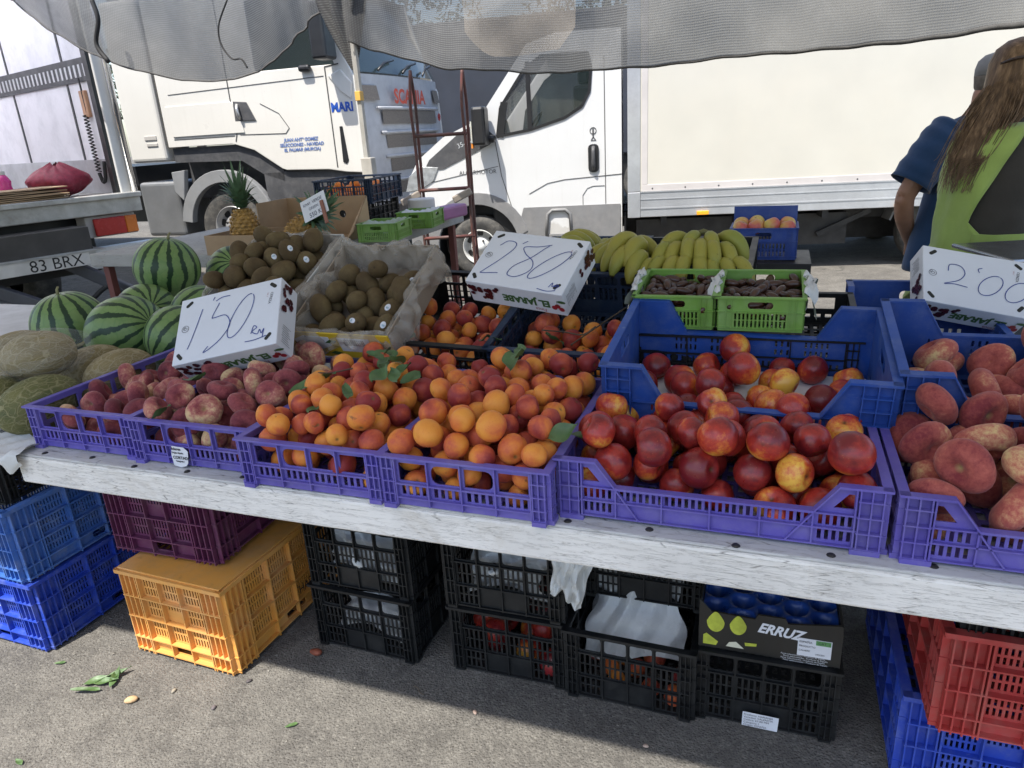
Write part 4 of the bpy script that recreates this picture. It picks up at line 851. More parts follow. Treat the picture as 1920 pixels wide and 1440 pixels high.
# peaches, apricots, nectarines
def mound(W, D, base, top, k=.75):
    return lambda x, y: base + (top - base) * max(0, 1 - (abs(x / W - .5) * 2) ** 3 * k) * max(0, 1 - (abs(y / D - .55) * 1.8) ** 3 * k)
lab = 'downy red flat peach heaped in the two purple crates beside the melons'
fill('peach', P1, .37, .55, 75, lambda x, y: .10 + .045 * x / .37 + .02 * y / .55, 11, lab, 'small flat peaches', 'flat_peach', 'peach', sq=.72)
fill('peach', P2, .37, .55, 110, mound(.37, .55, .145, .18, .5), 12, lab, 'small flat peaches', 'flat_peach', 'peach', sq=.72)
lab = 'orange-red apricot heaped in the two front purple crates'
fill('apricot', P3, .37, .55, 205, mound(.37, .55, .15, .195, .45), 13, lab, 'apricots in the purple crates', 'apricot', 'apricot')
fill('apricot', P4, .37, .55, 205, mound(.37, .55, .15, .20, .45), 14, lab, 'apricots in the purple crates', 'apricot', 'apricot')
fill('nectarine', P5, .595, .36, 84, lambda x, y: .205 - .045 * (y / .36) - .03 * abs(x / .3 - 1) ** 3, 15, 'large dark red nectarine in the wide purple crate', 'nectarines in the purple crate', 'nectarine', 'nectarine')
fill('flat_peach', P6, .595, .36, 44, mound(.595, .36, .15, .22, .5), 16, 'large pale flat peach in the purple crate at the picture edge', 'flat peaches in the purple crate', 'flat_peach', 'peach', sq=.7)
fill('nectarine', BA, .60, .40, 27, lambda x, y: (.13 + .05 * (x / .6)) * (1 - .25 * y / .4), 17, 'red nectarine lying in the tilted blue tray', 'nectarines in the blue tray', 'nectarine', 'nectarine')
fill('flat_peach', BB, .60, .40, 26, lambda x, y: .185, 18, 'flat peach lying in the tilted blue tray', 'flat peaches in the blue tray', 'flat_peach', 'peach', sq=.7)
fill('apricot', KA, .37, .42, 46, lambda x, y: (.10 + .12 * min(1, x / .25) * (1 - .4 * y)) if y < .34 else 0, 19, 'apricot in the black tray beside the kiwis', 'apricots in the black tray', 'apricot', 'apricot')
fill('apricot', KB, .37, .42, 36, lambda x, y: .15 if y < .3 else 0, 20, 'apricot in the dark navy tray among twigs', 'apricots in the navy tray', 'apricot', 'apricot')
# ================================================================== melons
def stripe_melon():
    m, nt, b, tc = newmat('striped watermelon rind'); v, oi = objvec(nt, tc)
    sep = _n(nt, 'ShaderNodeSeparateXYZ'); nt.links.new(tc.outputs['Object'], sep.inputs[0])
    ang = _math(nt, 'ARCTAN2', sep.outputs[1], sep.outputs[0])
    d1 = _math(nt, 'MULTIPLY', _math(nt, 'SUBTRACT', _noise(nt, v, 12, 4, .6), .5), 1.9)
    d2 = _math(nt, 'MULTIPLY', _math(nt, 'SUBTRACT', _noise(nt, v, 45, 4, .7), .5), 1.0)
    a = _math(nt, 'ADD', _math(nt, 'MULTIPLY', ang, 7), _math(nt, 'ADD', d1, d2))
    s = _math(nt, 'ABSOLUTE', _math(nt, 'SINE', a))
    base = _mix(nt, (.115, .20, .055), (.22, .31, .11), _noise(nt, v, 28, 5, .6))
    vein = _n(nt, 'ShaderNodeTexVoronoi', feature='DISTANCE_TO_EDGE'); vein.inputs['Scale'].default_value = 22; nt.links.new(v, vein.inputs['Vector'])
    base = _mix(nt, base, (.10, .20, .06), _math(nt, 'MULTIPLY', _ramp(nt, vein.outputs[0], [(.0, 1), (.09, 0)]), .4))
    c = _mix(nt, (.016, .042, .016), base, _ramp(nt, s, [(.46, 0), (.62, 1)]))
    nt.links.new(c, b.inputs['Base Color']); b.inputs['Roughness'].default_value = .42; b.inputs['Specular IOR Level'].default_value = .35
    return m
WMEL = stripe_melon()
def netted(name, c0, c1, scale, net=(.48, .42, .28)):
    m, nt, b, tc = newmat(name); v, oi = objvec(nt, tc)
    mp = _n(nt, 'ShaderNodeMapping'); mp.inputs['Scale'].default_value = (1, 1, .38); nt.links.new(v, mp.inputs[0])
    ad = _n(nt, 'ShaderNodeVectorMath', operation='ADD'); ns = _n(nt, 'ShaderNodeTexNoise'); ns.inputs['Scale'].default_value = 22; nt.links.new(v, ns.inputs['Vector'])
    sc = _n(nt, 'ShaderNodeVectorMath', operation='SCALE'); sc.inputs['Scale'].default_value = .03; nt.links.new(ns.outputs['Color'], sc.inputs[0]); nt.links.new(mp.outputs[0], ad.inputs[0]); nt.links.new(sc.outputs[0], ad.inputs[1])
    e = []
    for k, s in enumerate((scale, scale * 2.1)):
        vo = _n(nt, 'ShaderNodeTexVoronoi', feature='DISTANCE_TO_EDGE'); vo.inputs['Scale'].default_value = s; nt.links.new(ad.outputs[0], vo.inputs['Vector']); e.append(_ramp(nt, vo.outputs[0], [(.015, 1), (.07, 0)]))
    lines = _math(nt, 'MAXIMUM', e[0], _math(nt, 'MULTIPLY', e[1], .7))
    c = _mix(nt, c0, c1, _ramp(nt, _noise(nt, v, 9, 4), [(.35, 0), (.65, 1)])); c = _mix(nt, c, net, _math(nt, 'MULTIPLY', lines, .7))
    nt.links.new(c, b.inputs['Base Color']); b.inputs['Roughness'].default_value = .7; bump(nt, b, lines, .6, .003); return m
GAL = netted('netted melon rind', (.19, .145, .06), (.27, .21, .095), 34, (.40, .34, .21))
SAPO = netted('green netted melon rind', (.065, .075, .02), (.15, .14, .04), 40, (.28, .25, .12))
STEMM = pbr('dry stem', (.22, .20, .10), .8)
def melon(kind, u, v, z, r, ln, rot, label, name='watermelon', seed=0):
    me = blob(r, p_round(.05, .25, .03), 36, 26, .015, seed=seed, sc=(1, 1, ln)); o = empty(name, Matrix.Translation(tw(u, v, z)) @ Euler([radians(a) for a in rot]).to_matrix().to_4x4(), label, 'watermelon' if name == 'watermelon' else 'melon', 'watermelons on the side table' if name == 'watermelon' else 'netted melons')
    link('rind', me, kind, o)
    mb = MB(); mb.tube([(0, 0, r * ln * .93), (.003, .002, r * ln + .012), (.010, .004, r * ln + .022)], [.007, .005, .004], 7); mb.build('stalk', STEMM, o, 'all'); return o
for k, (u, v, z, r, rot, lb) in enumerate((
    (-.70, .77, .918, .141, (4, -6, 20), 'upright dark striped watermelon nearest the lorry with its stalk on top'),
    (-.325, .70, .918, .141, (70, 10, 62), 'watermelon lying with stripes across, between the upright one and the price carton'),
    (-.075, .70, .905, .125, (60, -25, 150), 'pale watermelon half hidden by the 1.50 price carton'),
    (-.56, 1.02, .905, .128, (65, 20, 30), 'watermelon showing only its pale top behind the front row'),
    (-.27, 1.03, .905, .127, (25, 30, 70), 'watermelon wedged between the front row and the kiwi carton'),
    (-.62, 1.24, 1.06, .141, (8, 10, 40), 'topmost watermelon standing above the other watermelons'),
    (-.48, 1.50, .985, .130, (50, 25, 0), 'rearmost watermelon beside the left kiwi carton'))):
    melon(WMEL, u, v, z, r, .96 if k != 1 else 1.08, rot, lb, seed=k)
for k, (u, v, z, r, ln, rot, lb, mt) in enumerate((
    (-.44, .37, .905, .105, 1.25, (90, 0, 150), 'brown netted melon at the very end of the side table', GAL),
    (-.205, .44, .87, .08, 1.45, (90, 0, 150), 'brown netted melon under the bagged melon', GAL),
    (-.06, .41, .872, .078, 1.55, (88, 5, 152), 'tan netted melon next to the corner peach crate', GAL),
    (-.07, .13, .87, .082, 1.5, (86, 0, 146), 'greenish netted melon at the front corner with a pale scar', SAPO),
    (-.255, .11, .868, .08, 1.4, (90, 0, 150), 'dark green melon cut off by the picture edge', SAPO))):
    melon(mt, u, v, z, r, ln, rot, lb, 'netted_melon', k + 20)
FILM = pbr('clear crinkled film', (.70, .71, .72), .15, .1, 10, alpha=.07, spec=.9, bmp=.6, bscale=40)
bm_ = melon(GAL, -.20, .26, .975, .074, 1.45, (88, -8, 130), 'melon wrapped in clear plastic film on top of the other melons', 'netted_melon', 31)
mb = MB(); mb.grid(lambda a, b: Vector(((.078 + .008 * sin(9 * a * 6.28 + 8 * b) + .004 * sin(21 * a * 6.28)) * cos(2 * pi * a) * sin(pi * (.03 + .94 * b)) ** .45, (.079 + .006 * sin(7 * a * 6.28 - 6 * b)) * sin(2 * pi * a) * sin(pi * (.03 + .94 * b)) ** .45, (b - .5) * .30)), 60, 26, True); mb.build('film', FILM, bm_, 'all')
# ================================================================== price cartons
CARTON = pbr('white carton', (.66, .67, .70), .55, .04, 4, dirt=(.5, .5, .52), dirt_amt=.2)
INK = pbr('blue marker', (.015, .04, .22), .5, .3, 60); PRINTK = pbr('black print', (.02, .02, .022), .5); CHERRY = pbr('printed dark cherry', (.055, .006, .012), .3, .5, 60); CHERRYR = pbr('printed red cherry', (.30, .02, .03), .35, .3, 60); GREENP = pbr('printed green', (.05, .12, .035), .5)
SLOTM = pbr('slot hollow', (.02, .02, .015), .8)
def ell(cx, cy, rx, ry, a0, a1, n=22, tilt=0):
    return [(cx + rx * cos(radians(lerp(a0, a1, k / n))) + tilt * ry * sin(radians(lerp(a0, a1, k / n))), cy + ry * sin(radians(lerp(a0, a1, k / n)))) for k in range(n + 1)]
def S(pts): return [(p.x, p.y) for p in spline([(a, b, 0) for a, b in pts], 7)]
STROKES = {
 '150': [S([(.235, .78), (.205, .58), (.165, .34), (.135, .20)]), S([(.33, .88), (.345, .93)]), S([(.36, .86), (.42, .90), (.50, .90)]), S([(.40, .82), (.345, .62), (.37, .60), (.48, .60), (.53, .44), (.46, .26), (.36, .14), (.30, .10), (.34, .18)]), ell(.63, .54, .085, .31, 80, 430, 26, .25), S([(.75, .22), (.77, .33), (.80, .30), (.76, .25), (.81, .20), (.83, .26), (.85, .20), (.87, .26), (.86, .13)]), S([(.70, .12), (.79, .12), (.90, .15)])],
 '280': [S([(.14, .72), (.20, .82), (.29, .80), (.30, .68), (.22, .45), (.12, .22), (.11, .18), (.20, .20), (.28, .22)]), S([(.36, .80), (.40, .86)]), S([(.66, .84), (.54, .78), (.40, .74), (.45, .62), (.56, .50), (.58, .34), (.48, .20), (.38, .22), (.40, .38), (.52, .56), (.60, .74), (.64, .82)]), ell(.74, .48, .085, .28, 70, 425, 26, .45), S([(.84, .10), (.86, .18), (.87, .12), (.89, .14), (.91, .17), (.89, .12), (.93, .15), (.91, .07)]), S([(.74, .05), (.84, .03), (.92, .06)])],
 '200': [S([(.24, .60), (.26, .72), (.36, .72), (.40, .60), (.34, .46), (.20, .36), (.30, .38), (.42, .36)]), S([(.54, .66), (.53, .72), (.57, .75)]), ell(.64, .46, .10, .19, 75, 430, 26, .35), ell(.89, .42, .10, .19, 75, 430, 26, .35)],
}
def sign_carton(key, loc, rot, label, w=.33, h=.225, t=.09):
    M = Matrix.Translation(loc) @ Matrix.Rotation(radians(rot[2]), 4, 'Z') @ Matrix.Rotation(radians(rot[1]), 4, 'Y') @ Matrix.Rotation(radians(rot[0]), 4, 'X')
    r = empty('price_carton', M, label, 'carton', 'upturned cherry cartons with prices')
    mb = MB(); mb.b2(0, w, 0, h, -t, 0); mb.build('carton', CARTON, r, bevel=.0025)
    for cx, cy, a in ((.03, h - .022, 40), (w - .025, h - .022, -40), (w - .028, .03, 50), (.022, .025, -50)):
        mb = MB(); mb.plate(rect(-.013, .013, -.0055, .0055, .005), (), .0006, Matrix.Translation((cx, cy, .0008)) @ Matrix.Rotation(radians(a), 4, 'Z') @ Matrix.Rotation(-pi / 2, 4, 'X')); mb.build('hand_slot', SLOTM, r)
    for st in STROKES[key]:
        mb = MB(); ribbon(mb, [(x * w, y * h) for x, y in st], .0026, z=.0012); mb.build('pen_stroke', INK, r)
    mb = MB(); ribbon(mb, ell(.028, h * .52, .011, .011, 0, 360, 20), .0012, z=.0011); ribbon(mb, ell(.028, h * .52, .006, .004, 0, 360, 12), .0012, z=.0011); ribbon(mb, ell(.024, h * .52 + .005, .003, .004, 0, 360, 10), .001, z=.0011); mb.build('round_mark', PRINTK, r)
    lettering('CEREZA', .011, PRINTK, r, Matrix.Translation((w - .030, h * .80, .0011)) @ Matrix.Rotation(radians(-100), 4, 'Z'))
    lettering('cat. 1', .007, CHERRYR, r, Matrix.Translation((w - .041, h * .80, .0011)) @ Matrix.Rotation(radians(-100), 4, 'Z'))
    # printed front edge (upside down) and side
    F = Matrix.Translation((0, -.0008, 0)) @ Matrix.Rotation(pi / 2, 4, 'X')     # x right, y -> -? z of carton
    FU = Matrix(((-1, 0, 0, 0), (0, 0, -1, -.0009), (0, -1, 0, 0), (0, 0, 0, 1)))
    lettering('EL JARABE', .037, GREENP, r, FU @ Matrix.Translation((-w * .85, .036, 0)), bold=.0018, sx=.95)
    lettering('Finca', .018, CHERRYR, r, FU @ Matrix.Translation((-w * .80, .071, 0)))
    rg = random.Random(len(key) + ord(key[0]))
    def disc(mb, M_, cx, cy, rr): mb.lathe([(.0001, .0009), (rr, .0009)], 12, M_ @ Matrix.Translation((cx, cy, 0)))
    mb = MB(); FM = FU
    for k in range(24): disc(mb, FM @ Matrix.Translation((0, 0, .0001 * k)), -.01 - rg.random() ** 1.3 * .10, .014 + rg.random() * .05, rg.uniform(.006, .010))
    mb.build('cherry_print', CHERRY, r)
    mb = MB()
    for cx, cy in ((-w + .024, .05), (-w + .036, .058), (-w + .013, .062)): disc(mb, FM, cx, cy, .009)
    mb.build('cherry_print', CHERRYR, r); mb = MB(); ribbon(mb, [(-w + .024, .05), (-w + .022, .026)], .0015); mb.v = [tuple(FM @ Vector((x, y, .0015))) for x, y, z in mb.v]; disc(mb, FM @ Matrix.Diagonal((1.8, .7, 1, 1)), (-w + .008) / 1.8, .03 / .7, .008); mb.build('leaf_print', GREENP, r)
    SR = Matrix(((0, 0, 1, w + .0009), (1, 0, 0, 0), (0, 1, 0, 0), (0, 0, 0, 1)))
    SL = Matrix(((0, 0, -1, -.0009), (-1, 0, 0, 0), (0, 1, 0, 0), (0, 0, 0, 1)))
    for q, (mm, sg) in enumerate(((SR, 1), (SL, -1))):
        mb = MB()
        for k in range(20): disc(mb, mm @ Matrix.Translation((0, 0, .0001 * k)), sg * (h * .98 - rg.random() ** 1.2 * .10 if q == 0 else .02 + rg.random() * .08), -.012 - rg.random() * .05, rg.uniform(.006, .010))
        mb.build('cherry_print', CHERRY, r)
        mb = MB()
        for k in range(9):
            x0 = sg * (.02 + k * .007 if q == 0 else .13 + k * .006); ribbon(mb, [(x0, -.02 - .002 * (k % 3)), (x0, -.066 + .004 * (k % 4))], .0012)
        mb.v = [tuple(mm @ Vector((x, y, .0006))) for x, y, z in mb.v]; mb.build('small_print', PRINTK, r)
    return r
sign_carton('150', (-.963, 1.951, .975), (43.5, -10.6, -7.9), 'upturned white cherry carton with 1.50 in blue marker, on the flat peaches')
sign_carton('280', (-.125, 2.178, 1.125), (34.1, 4.8, -30.9), 'upturned white cherry carton with 2.80 in blue marker, above the apricot trays')
sign_carton('200', (1.244, 2.075, 1.002), (43, 12, -12), 'upturned white cherry carton with 2.00 in blue marker, in front of the sellers', .305, .208, .085)
# ================================================================== kiwi cartons
def liner(root, w, d, h, over=.05, seed=0, mat=FILM, wr=.010):
    """bag film tucked in a carton and folded over its rim"""
    rg = random.Random(seed); ph = [rg.uniform(0, 6) for _ in range(6)]; mb = MB(); L = 2 * (w + d)
    def per(s, off):
        s = s % 1 * L
        if s < w: return Vector((s, -off, 0))
        s -= w
        if s < d: return Vector((w + off, s, 0))
        s -= d
        if s < w: return Vector((w - s, d + off, 0))
        return Vector((-off, d - (s - w), 0))
    def fn(a, b):
        off, z = (-.012 - .03 * (1 - b * 2), h * b * 2 * 1.04 + .005) if b < .5 else (-.012 + .03 * min(1, (b - .5) * 5), h * 1.06 + .01 * sin(6 * a * 6.28 + ph[4]) - max(0, b - .58) * over * 3 * (1 + .6 * sin(4 * a * 6.28 + ph[5])))
        p = per(a, off); n = wr * (sin(17 * a * 6.28 + 9 * b + ph[0]) * .55 + sin(29 * a * 6.28 - 15 * b + ph[1]) * .3 + sin(7 * a * 6.28 + ph[2]) * .8)
        c = Vector((w / 2, d / 2, 0)); q = (p - c); q.z = 0; p += q.normalized() * n; p.z = z + n * .6; return p
    mb.grid(fn, 220, 24, True); return mb.build('plastic_liner', mat, root, 'all')
def tray(root, w, d, h, mat, t=.005, inner=None):
    for x0, x1, y0, y1, nm in ((0, w, 0, t, 'front_flap'), (0, w, d - t, d, 'back_flap'), (0, t, t, d - t, 'side_flap'), (w - t, w, t, d - t, 'side_flap')):
        mb = MB(); mb.b2(x0, x1, y0, y1, 0, h); mb.build(nm, mat, root, bevel=.001)
    mb = MB(); mb.b2(t, w - t, t, d - t, .0, .004); mb.build('bottom', mat, root)
YEL = pbr('yellow printed carton', (.62, .43, .03), .5, .08, 4); WFILM = pbr('milky film', (.46, .41, .345), .22, .14, 12, alpha=.46, spec=.7, bmp=.9, bscale=38)
K1 = Matrix.Translation((-1.012, 2.395, .985)) @ Matrix.Rotation(radians(-21.3), 4, 'Z') @ Matrix.Rotation(radians(26), 4, 'X')
k1 = empty('kiwi_carton', K1, 'tilted carton of brown kiwis beside the watermelons with a price card', 'carton'); tray(k1, .36, .40, .09, pbr('white inner carton', (.5, .49, .46), .7, .1), .005); liner(k1, .36, .40, .09, .06, 3, WFILM)
K2 = Matrix.Translation((-.665, 2.17, .925)) @ Matrix.Rotation(radians(-22.3), 4, 'Z') @ Matrix.Rotation(radians(29), 4, 'X')
k2 = empty('kiwi_carton', K2, 'tilted yellow carton of kiwis in crumpled plastic, next to the black apricot tray', 'carton'); tray(k2, .36, .42, .10, pbr('brown inner carton', (.27, .215, .16), .8, .1), .005); bpy.data.objects[[o.name for o in k2.children if o.name.startswith('front_flap')][0]].data.materials[0] = YEL; liner(k2, .36, .42, .10, .07, 8, WFILM, .014)
fill('kiwi', K1 @ Matrix.Translation((0, 0, .0)), .36, .40, 60, lambda x, y: .155, 31, 'brown kiwi in the tilted carton beside the watermelons', 'kiwis in the left carton', 'kiwi', 'kiwi', margin=.05)
fill('kiwi', K2, .36, .40, 24, lambda x, y: .14 if .05 < x < .34 and y < .30 else 0, 33, 'kiwi in crumpled film in the yellow carton', 'kiwis in the yellow carton', 'kiwi', 'kiwi', margin=.05)
def stickers(cat_group, n, seed):
    rg = random.Random(seed); cam_p = camo.matrix_world.translation; ks = [o for o in bpy.data.objects if o.get('group') == cat_group]
    ks.sort(key=lambda o: (o.matrix_world.translation - cam_p).length - o.matrix_world.translation.z * 1.2); A = Vector((.0345, .0345 * .94, .0345 * 1.22 * 1.08))
    for o in rg.sample(ks[:max(n * 2, 6)], n):
        d = (o.matrix_world.inverted().to_3x3() @ (cam_p + Vector((rg.uniform(-1.0, .6), 0, rg.uniform(.2, 1.3))) - o.matrix_world.translation)).normalized(); k = 1 / sqrt(sum((d[i] / A[i]) ** 2 for i in range(3))); P = d * k; nn = Vector([P[i] / A[i] ** 2 for i in range(3)]).normalized()
        M_ = Matrix.Translation(P + nn * .0006) @ nn.to_track_quat('Z', 'Y').to_matrix().to_4x4()
        mb = MB(); mb.lathe([(.0001, .0008), (.0055, .0004), (.0085, -.0012)], 14, M_ @ Matrix.Diagonal((1, 1.25, 1, 1))); st_ = mb.build('sticker', CARTON, o, 'all'); mb = MB(); mb.lathe([(.0001, .0014), (.0045, .0011)], 10, M_ @ Matrix.Translation((.001, -.002, 0)) @ Matrix.Diagonal((1.1, .7, 1, 1))); mb.build('sticker_print', pbr('blue orange sticker', (.30, .42, .48), .4, .5, 300), st_)
stickers('kiwis in the left carton', 4, 2); stickers('kiwis in the yellow carton', 4, 3)
mb = MB(); mb.plate([(.03, .045), (.10, .03), (.15, .05), (.15, .085), (.06, .088), (.02, .07)], (), .0008, y=-.0012); mb.build('white_print', CARTON, k2)
mb = MB(); mb.plate([(.13, .062), (.15, .075), (.175, .072), (.16, .058)], (), .0008, y=-.002); mb.plate([(.13, .018), (.15, .028), (.175, .022), (.155, .012)], (), .0008, y=-.002); mb.build('leaf_print', GREENP, k2)
mb = MB(); mb.plate(rect(.18, .29, .03, .085), (), .0008, y=-.0018); mb.build('label', CARTON, k2)
mb = MB()
rg = random.Random(4); x = .20
while x < .27:
    wv = rg.choice((.0012, .002, .003)); mb.b2(x, x + wv, -.0026, -.0019, .055, .08); x += wv + rg.choice((.0015, .0025))
mb.build('barcode', PRINTK, k2)
lettering('SUNGOLD', .017, GREENP, k2, Matrix.Translation((.03, -.0022, .012)) @ Matrix.Rotation(pi / 2, 4, 'X'))
pc = empty('price_card', Matrix.Translation(tw(.205, 1.16, 1.255)) @ Matrix.Rotation(YAW, 4, 'Z') @ Matrix.Rotation(radians(-22), 4, 'Y') @ Matrix.Rotation(radians(72), 4, 'X'), 'white handwritten kiwi price card on a wooden peg', 'price card')
mb = MB(); mb.b2(0, .125, 0, .085, -.0015, 0); mb.build('card', CARTON, pc)
for s, x, y, z in (('KIWI  VERDE', .012, .058, .017), ('GREEN', .035, .037, .016), ('550 KG', .03, .008, .026)): lettering(s, z, pbr('dark pen', (.03, .03, .06), .5), pc, Matrix.Translation((x, y, .001)))
mb = MB(); mb.b2(.098, .113, -.045, .05, .001, .009); mb.build('peg', pbr('red brown peg', (.26, .10, .06), .6), pc, bevel=.002)
def leafmesh(L, W, curl=.3, seed=0):
    mb = MB(); rg = random.Random(seed); k = rg.uniform(.5, 1.3)
    def fn(a, b):
        x = (a - .5) * 2; w_ = W * sin(pi * min(1, b ** .75)) * .5 * (1 if b < .97 else .3) + .0006
        return Vector((x * w_, b * L, abs(x) * w_ * .35 + curl * L * (b - .5) ** 2 * k + .004 * sin(7 * b + 2 * x)))
    mb.grid(fn, 5, 9); return mb.mesh('leaf', 'all')
LEAFM = pbr('fruit leaf green', (.065, .125, .04), .5, .25, 30, dirt=(.14, .13, .05), dirt_amt=.3, dirt_scale=40)
LEAVES = [leafmesh(.065, .040, rnd(.2, .9), s) for s in range(6)]
for me in LEAVES: me.materials.append(LEAFM)
def leaf(M, label='green leaf lying among the apricots', group='leaves among the fruit', sc=1.0):
    o = bpy.data.objects.new('leaf', LEAVES[random.randrange(6)]); COL.objects.link(o); o.matrix_world = M @ Matrix.Scale(sc, 4); return tag(o, label, 'leaf', group)
LV = [(.98, .30, .985), (1.0, .34, .99), (.96, .38, .985), (1.02, .28, .985), (.92, .36, .985), (.98, .42, .98), (1.07, .24, .985), (1.10, .20, .985), (1.04, .18, .985), (.90, .22, .98), (.87, .19, .975), (1.13, .27, .985), (1.02, .10, .975), (.99, .33, 1.0), (1.06, .30, .995), (1.35, .33, 1.02), (1.37, .36, 1.02), (1.34, .37, 1.02), (.93, .63, .965), (1.17, .63, .98), (1.21, .64, .97), (1.36, .74, .93), (1.55, .07, .945), (1.53, .05, .94), (.94, .05, .95), (.45, .18, .95), (.62, .28, .955), (.50, .06, .93)]
for u, v, z in LV:
    leaf(pose(u + rnd(-.01, .01), v + rnd(-.01, .01), z + .004) @ Euler((rnd(-.5, .7), rnd(-.5, .5), rnd(0, 6.28))).to_matrix().to_4x4(), 'green leaf lying among the apricots' if u > .8 else 'dull leaf lying among the flat peaches', 'leaves among the fruit' if u > .8 else 'leaves among the peaches', rnd(.7, 1.15))
TWIG = pbr('brown twig', (.09, .065, .04), .8)
for k, pts in enumerate(([(1.30, .72, .985), (1.36, .76, .97), (1.42, .74, .97), (1.45, .78, .985)], [(1.40, .68, .955), (1.46, .76, .99), (1.53, .84, 1.03)], [(.84, .24, .985), (.88, .25, .985), (.94, .30, .99)])):
    mb = MB(); mb.tube(spline([tw(*p) for p in pts], 6), .0022, 5); o = mb.build('twig', TWIG, None, 'all'); tag(o, ['bare brown twig across the navy apricot tray', 'thin twig standing up in the navy apricot tray', 'short twig among the leaves and apricots'][k], 'twig')
# ================================================================== dates, bananas
LIN = pbr('white tissue paper', (.60, .60, .58), .7, .06, 10, bmp=.8, bscale=35)
DATE = pbr('dark date skin', (.05, .018, .009), .34, .4, 60, bmp=.3, bscale=90, spec=.6)
dme = blob(.014, p_egg, 12, 9, .06, seed=3, sc=(.9, .85, 1.6)); dme.materials.append(DATE)
for q, (u, lb, lb2) in enumerate(((1.578, 'lime green mini crate of dates next to the banana tray', 'dark date in the lime crate next to the bananas'), (1.805, 'lime green mini crate of dates with paper hanging over its side', 'dark date in the lime crate with the paper flap'))):
    G = pose(u, .715, 1.005, 0, 5); gc = crate('mini', 'green', G, lb, 'lime green date crates', name='date_crate')
    rg = random.Random(q + 70)
    for (x, y, z, r) in drop(.215, .26, .015, 78, lambda x, y: .088, seed=q + 3, floor=.035, jit=.1, margin=.018, sq=.8):
        o = bpy.data.objects.new('date', dme); COL.objects.link(o); o.matrix_world = G @ Matrix.Translation((x, y, z)) @ Euler((rg.gauss(1.57, .35), rg.gauss(0, .3), rg.uniform(0, 6.28))).to_matrix().to_4x4() @ Matrix.Scale(rg.uniform(.9, 1.1), 4); tag(o, lb2, 'date', 'dates in lime crate %s' % ('one', 'two')[q])
    mb = MB()
    def flap(a, b, sx):
        x = (0 if sx < 0 else .215) + sx * (.004 + .05 * max(0, b - .45) ** 1 + .006 * sin(17 * a + 9 * b)); z = .05 + .058 * min(1, b / .45) - max(0, b - .5) * .09 * (1 + .8 * sin(5 * a + q * 2)); return Vector((x, .03 + .2 * a + .006 * sin(21 * b), z + .006 * sin(25 * a + 11 * b)))
    for sx in ((-1, 1) if q else (-1,)): mb = MB(); mb.grid(lambda a, b: flap(a, b, sx), 16, 14); mb.build('paper_liner', LIN, gc, 'all')
for k, (u, v, z) in enumerate(((1.56, .72, .89), (1.60, 1.00, .80))): crate('lowblack', 'black', pose(u, v, z, 0, 5 if k == 0 else 0), ['low black crate underneath the lime date crates', 'low black crate behind the date crates'][k])
BAN = None
def banana_mat():
    m, nt, b, tc = newmat('banana peel'); v, oi = objvec(nt, tc); at = _n(nt, 'ShaderNodeAttribute'); at.attribute_name = 'along'
    c = _mix(nt, (.25, .24, .042), (.37, .31, .05), _noise(nt, v, 14, 4)); c = _mix(nt, c, (.20, .24, .045), _math(nt, 'MULTIPLY', _ramp(nt, _noise(nt, v, 6, 3), [(.45, 0), (.7, 1)]), .7))
    c = _mix(nt, c, (.05, .03, .012), _math(nt, 'MULTIPLY', _ramp(nt, _noise(nt, v, 60, 5, .7), [(.64, 0), (.70, 1)]), .7)); c = _mix(nt, c, (.03, .02, .012), _ramp(nt, at.outputs['Fac'], [(.955, 0), (.985, 1)]))
    nt.links.new(c, b.inputs['Base Color']); b.inputs['Roughness'].default_value = .5; b.inputs['Specular IOR Level'].default_value = .35; return m
BAN = banana_mat()
def banana_mesh(seed):
    rg = random.Random(seed); L = rg.uniform(.78, .92); P = spline([(0, .01, .0), (0, -.035 * L, .014), (0, -.075 * L, .014), (0, -.115 * L, -.008), (0, -.140 * L, -.045), (0, -.150 * L, -.075)], 3); n = len(P)
    R = [1.36 * (.008, .011, .016, .0185, .0195, .020, .020, .020, .0195, .019, .018, .0165, .014, .011, .007, .0045)[min(15, k)] for k in range(n)]
    mb = MB(); mb.tube(P, R, 10); me = mb.mesh('banana', 'all'); at = me.attributes.new('along', 'FLOAT', 'POINT')
    for i, vv in enumerate(me.vertices): at.data[i].value = min(1, (i // 10) / (n - 1))
    me.materials.append(BAN); return me
BM = [banana_mesh(s) for s in range(5)]
def bunch(M, rows, label):
    r = empty('banana_bunch', M, label, 'bananas', 'bunches of bananas'); rg = random.Random(int(M.translation.x * 1000))
    for (n, wid, fan, y, z, tilt) in rows:
        for k in range(n):
            t = (k / (n - 1) - .5) * 2 if n > 1 else 0
            o = link('banana', BM[rg.randrange(5)], None, r); o.matrix_local = Matrix.Translation((t * wid, y + rg.uniform(-.006, .006), z - .012 * abs(t))) @ Matrix.Rotation(radians(t * fan + rg.uniform(-4, 4)), 4, 'Z') @ Matrix.Rotation(radians(tilt + rg.uniform(-6, 6)), 4, 'X')
    mb = MB(); mb.tube([(-wid * .5, .01, z), (0, .02, z + .01), (wid * .5, .01, z)], .011, 7); mb.build('stalk', pbr('banana stalk', (.14, .13, .04), .7), r, 'all'); return r
bunch(pose(1.69, 1.17, 1.11) @ Matrix.Scale(.88, 4), [(8, .135, 34, 0, .0, 10), (6, .09, 30, .05, .052, 12)], 'large pile of yellow-green bananas behind the lime date crates')
bunch(pose(1.71, 1.24, 1.185) @ Matrix.Scale(.9, 4), [(4, .06, 60, .01, .0, 20)], 'small hand of bananas crowning the banana pile')
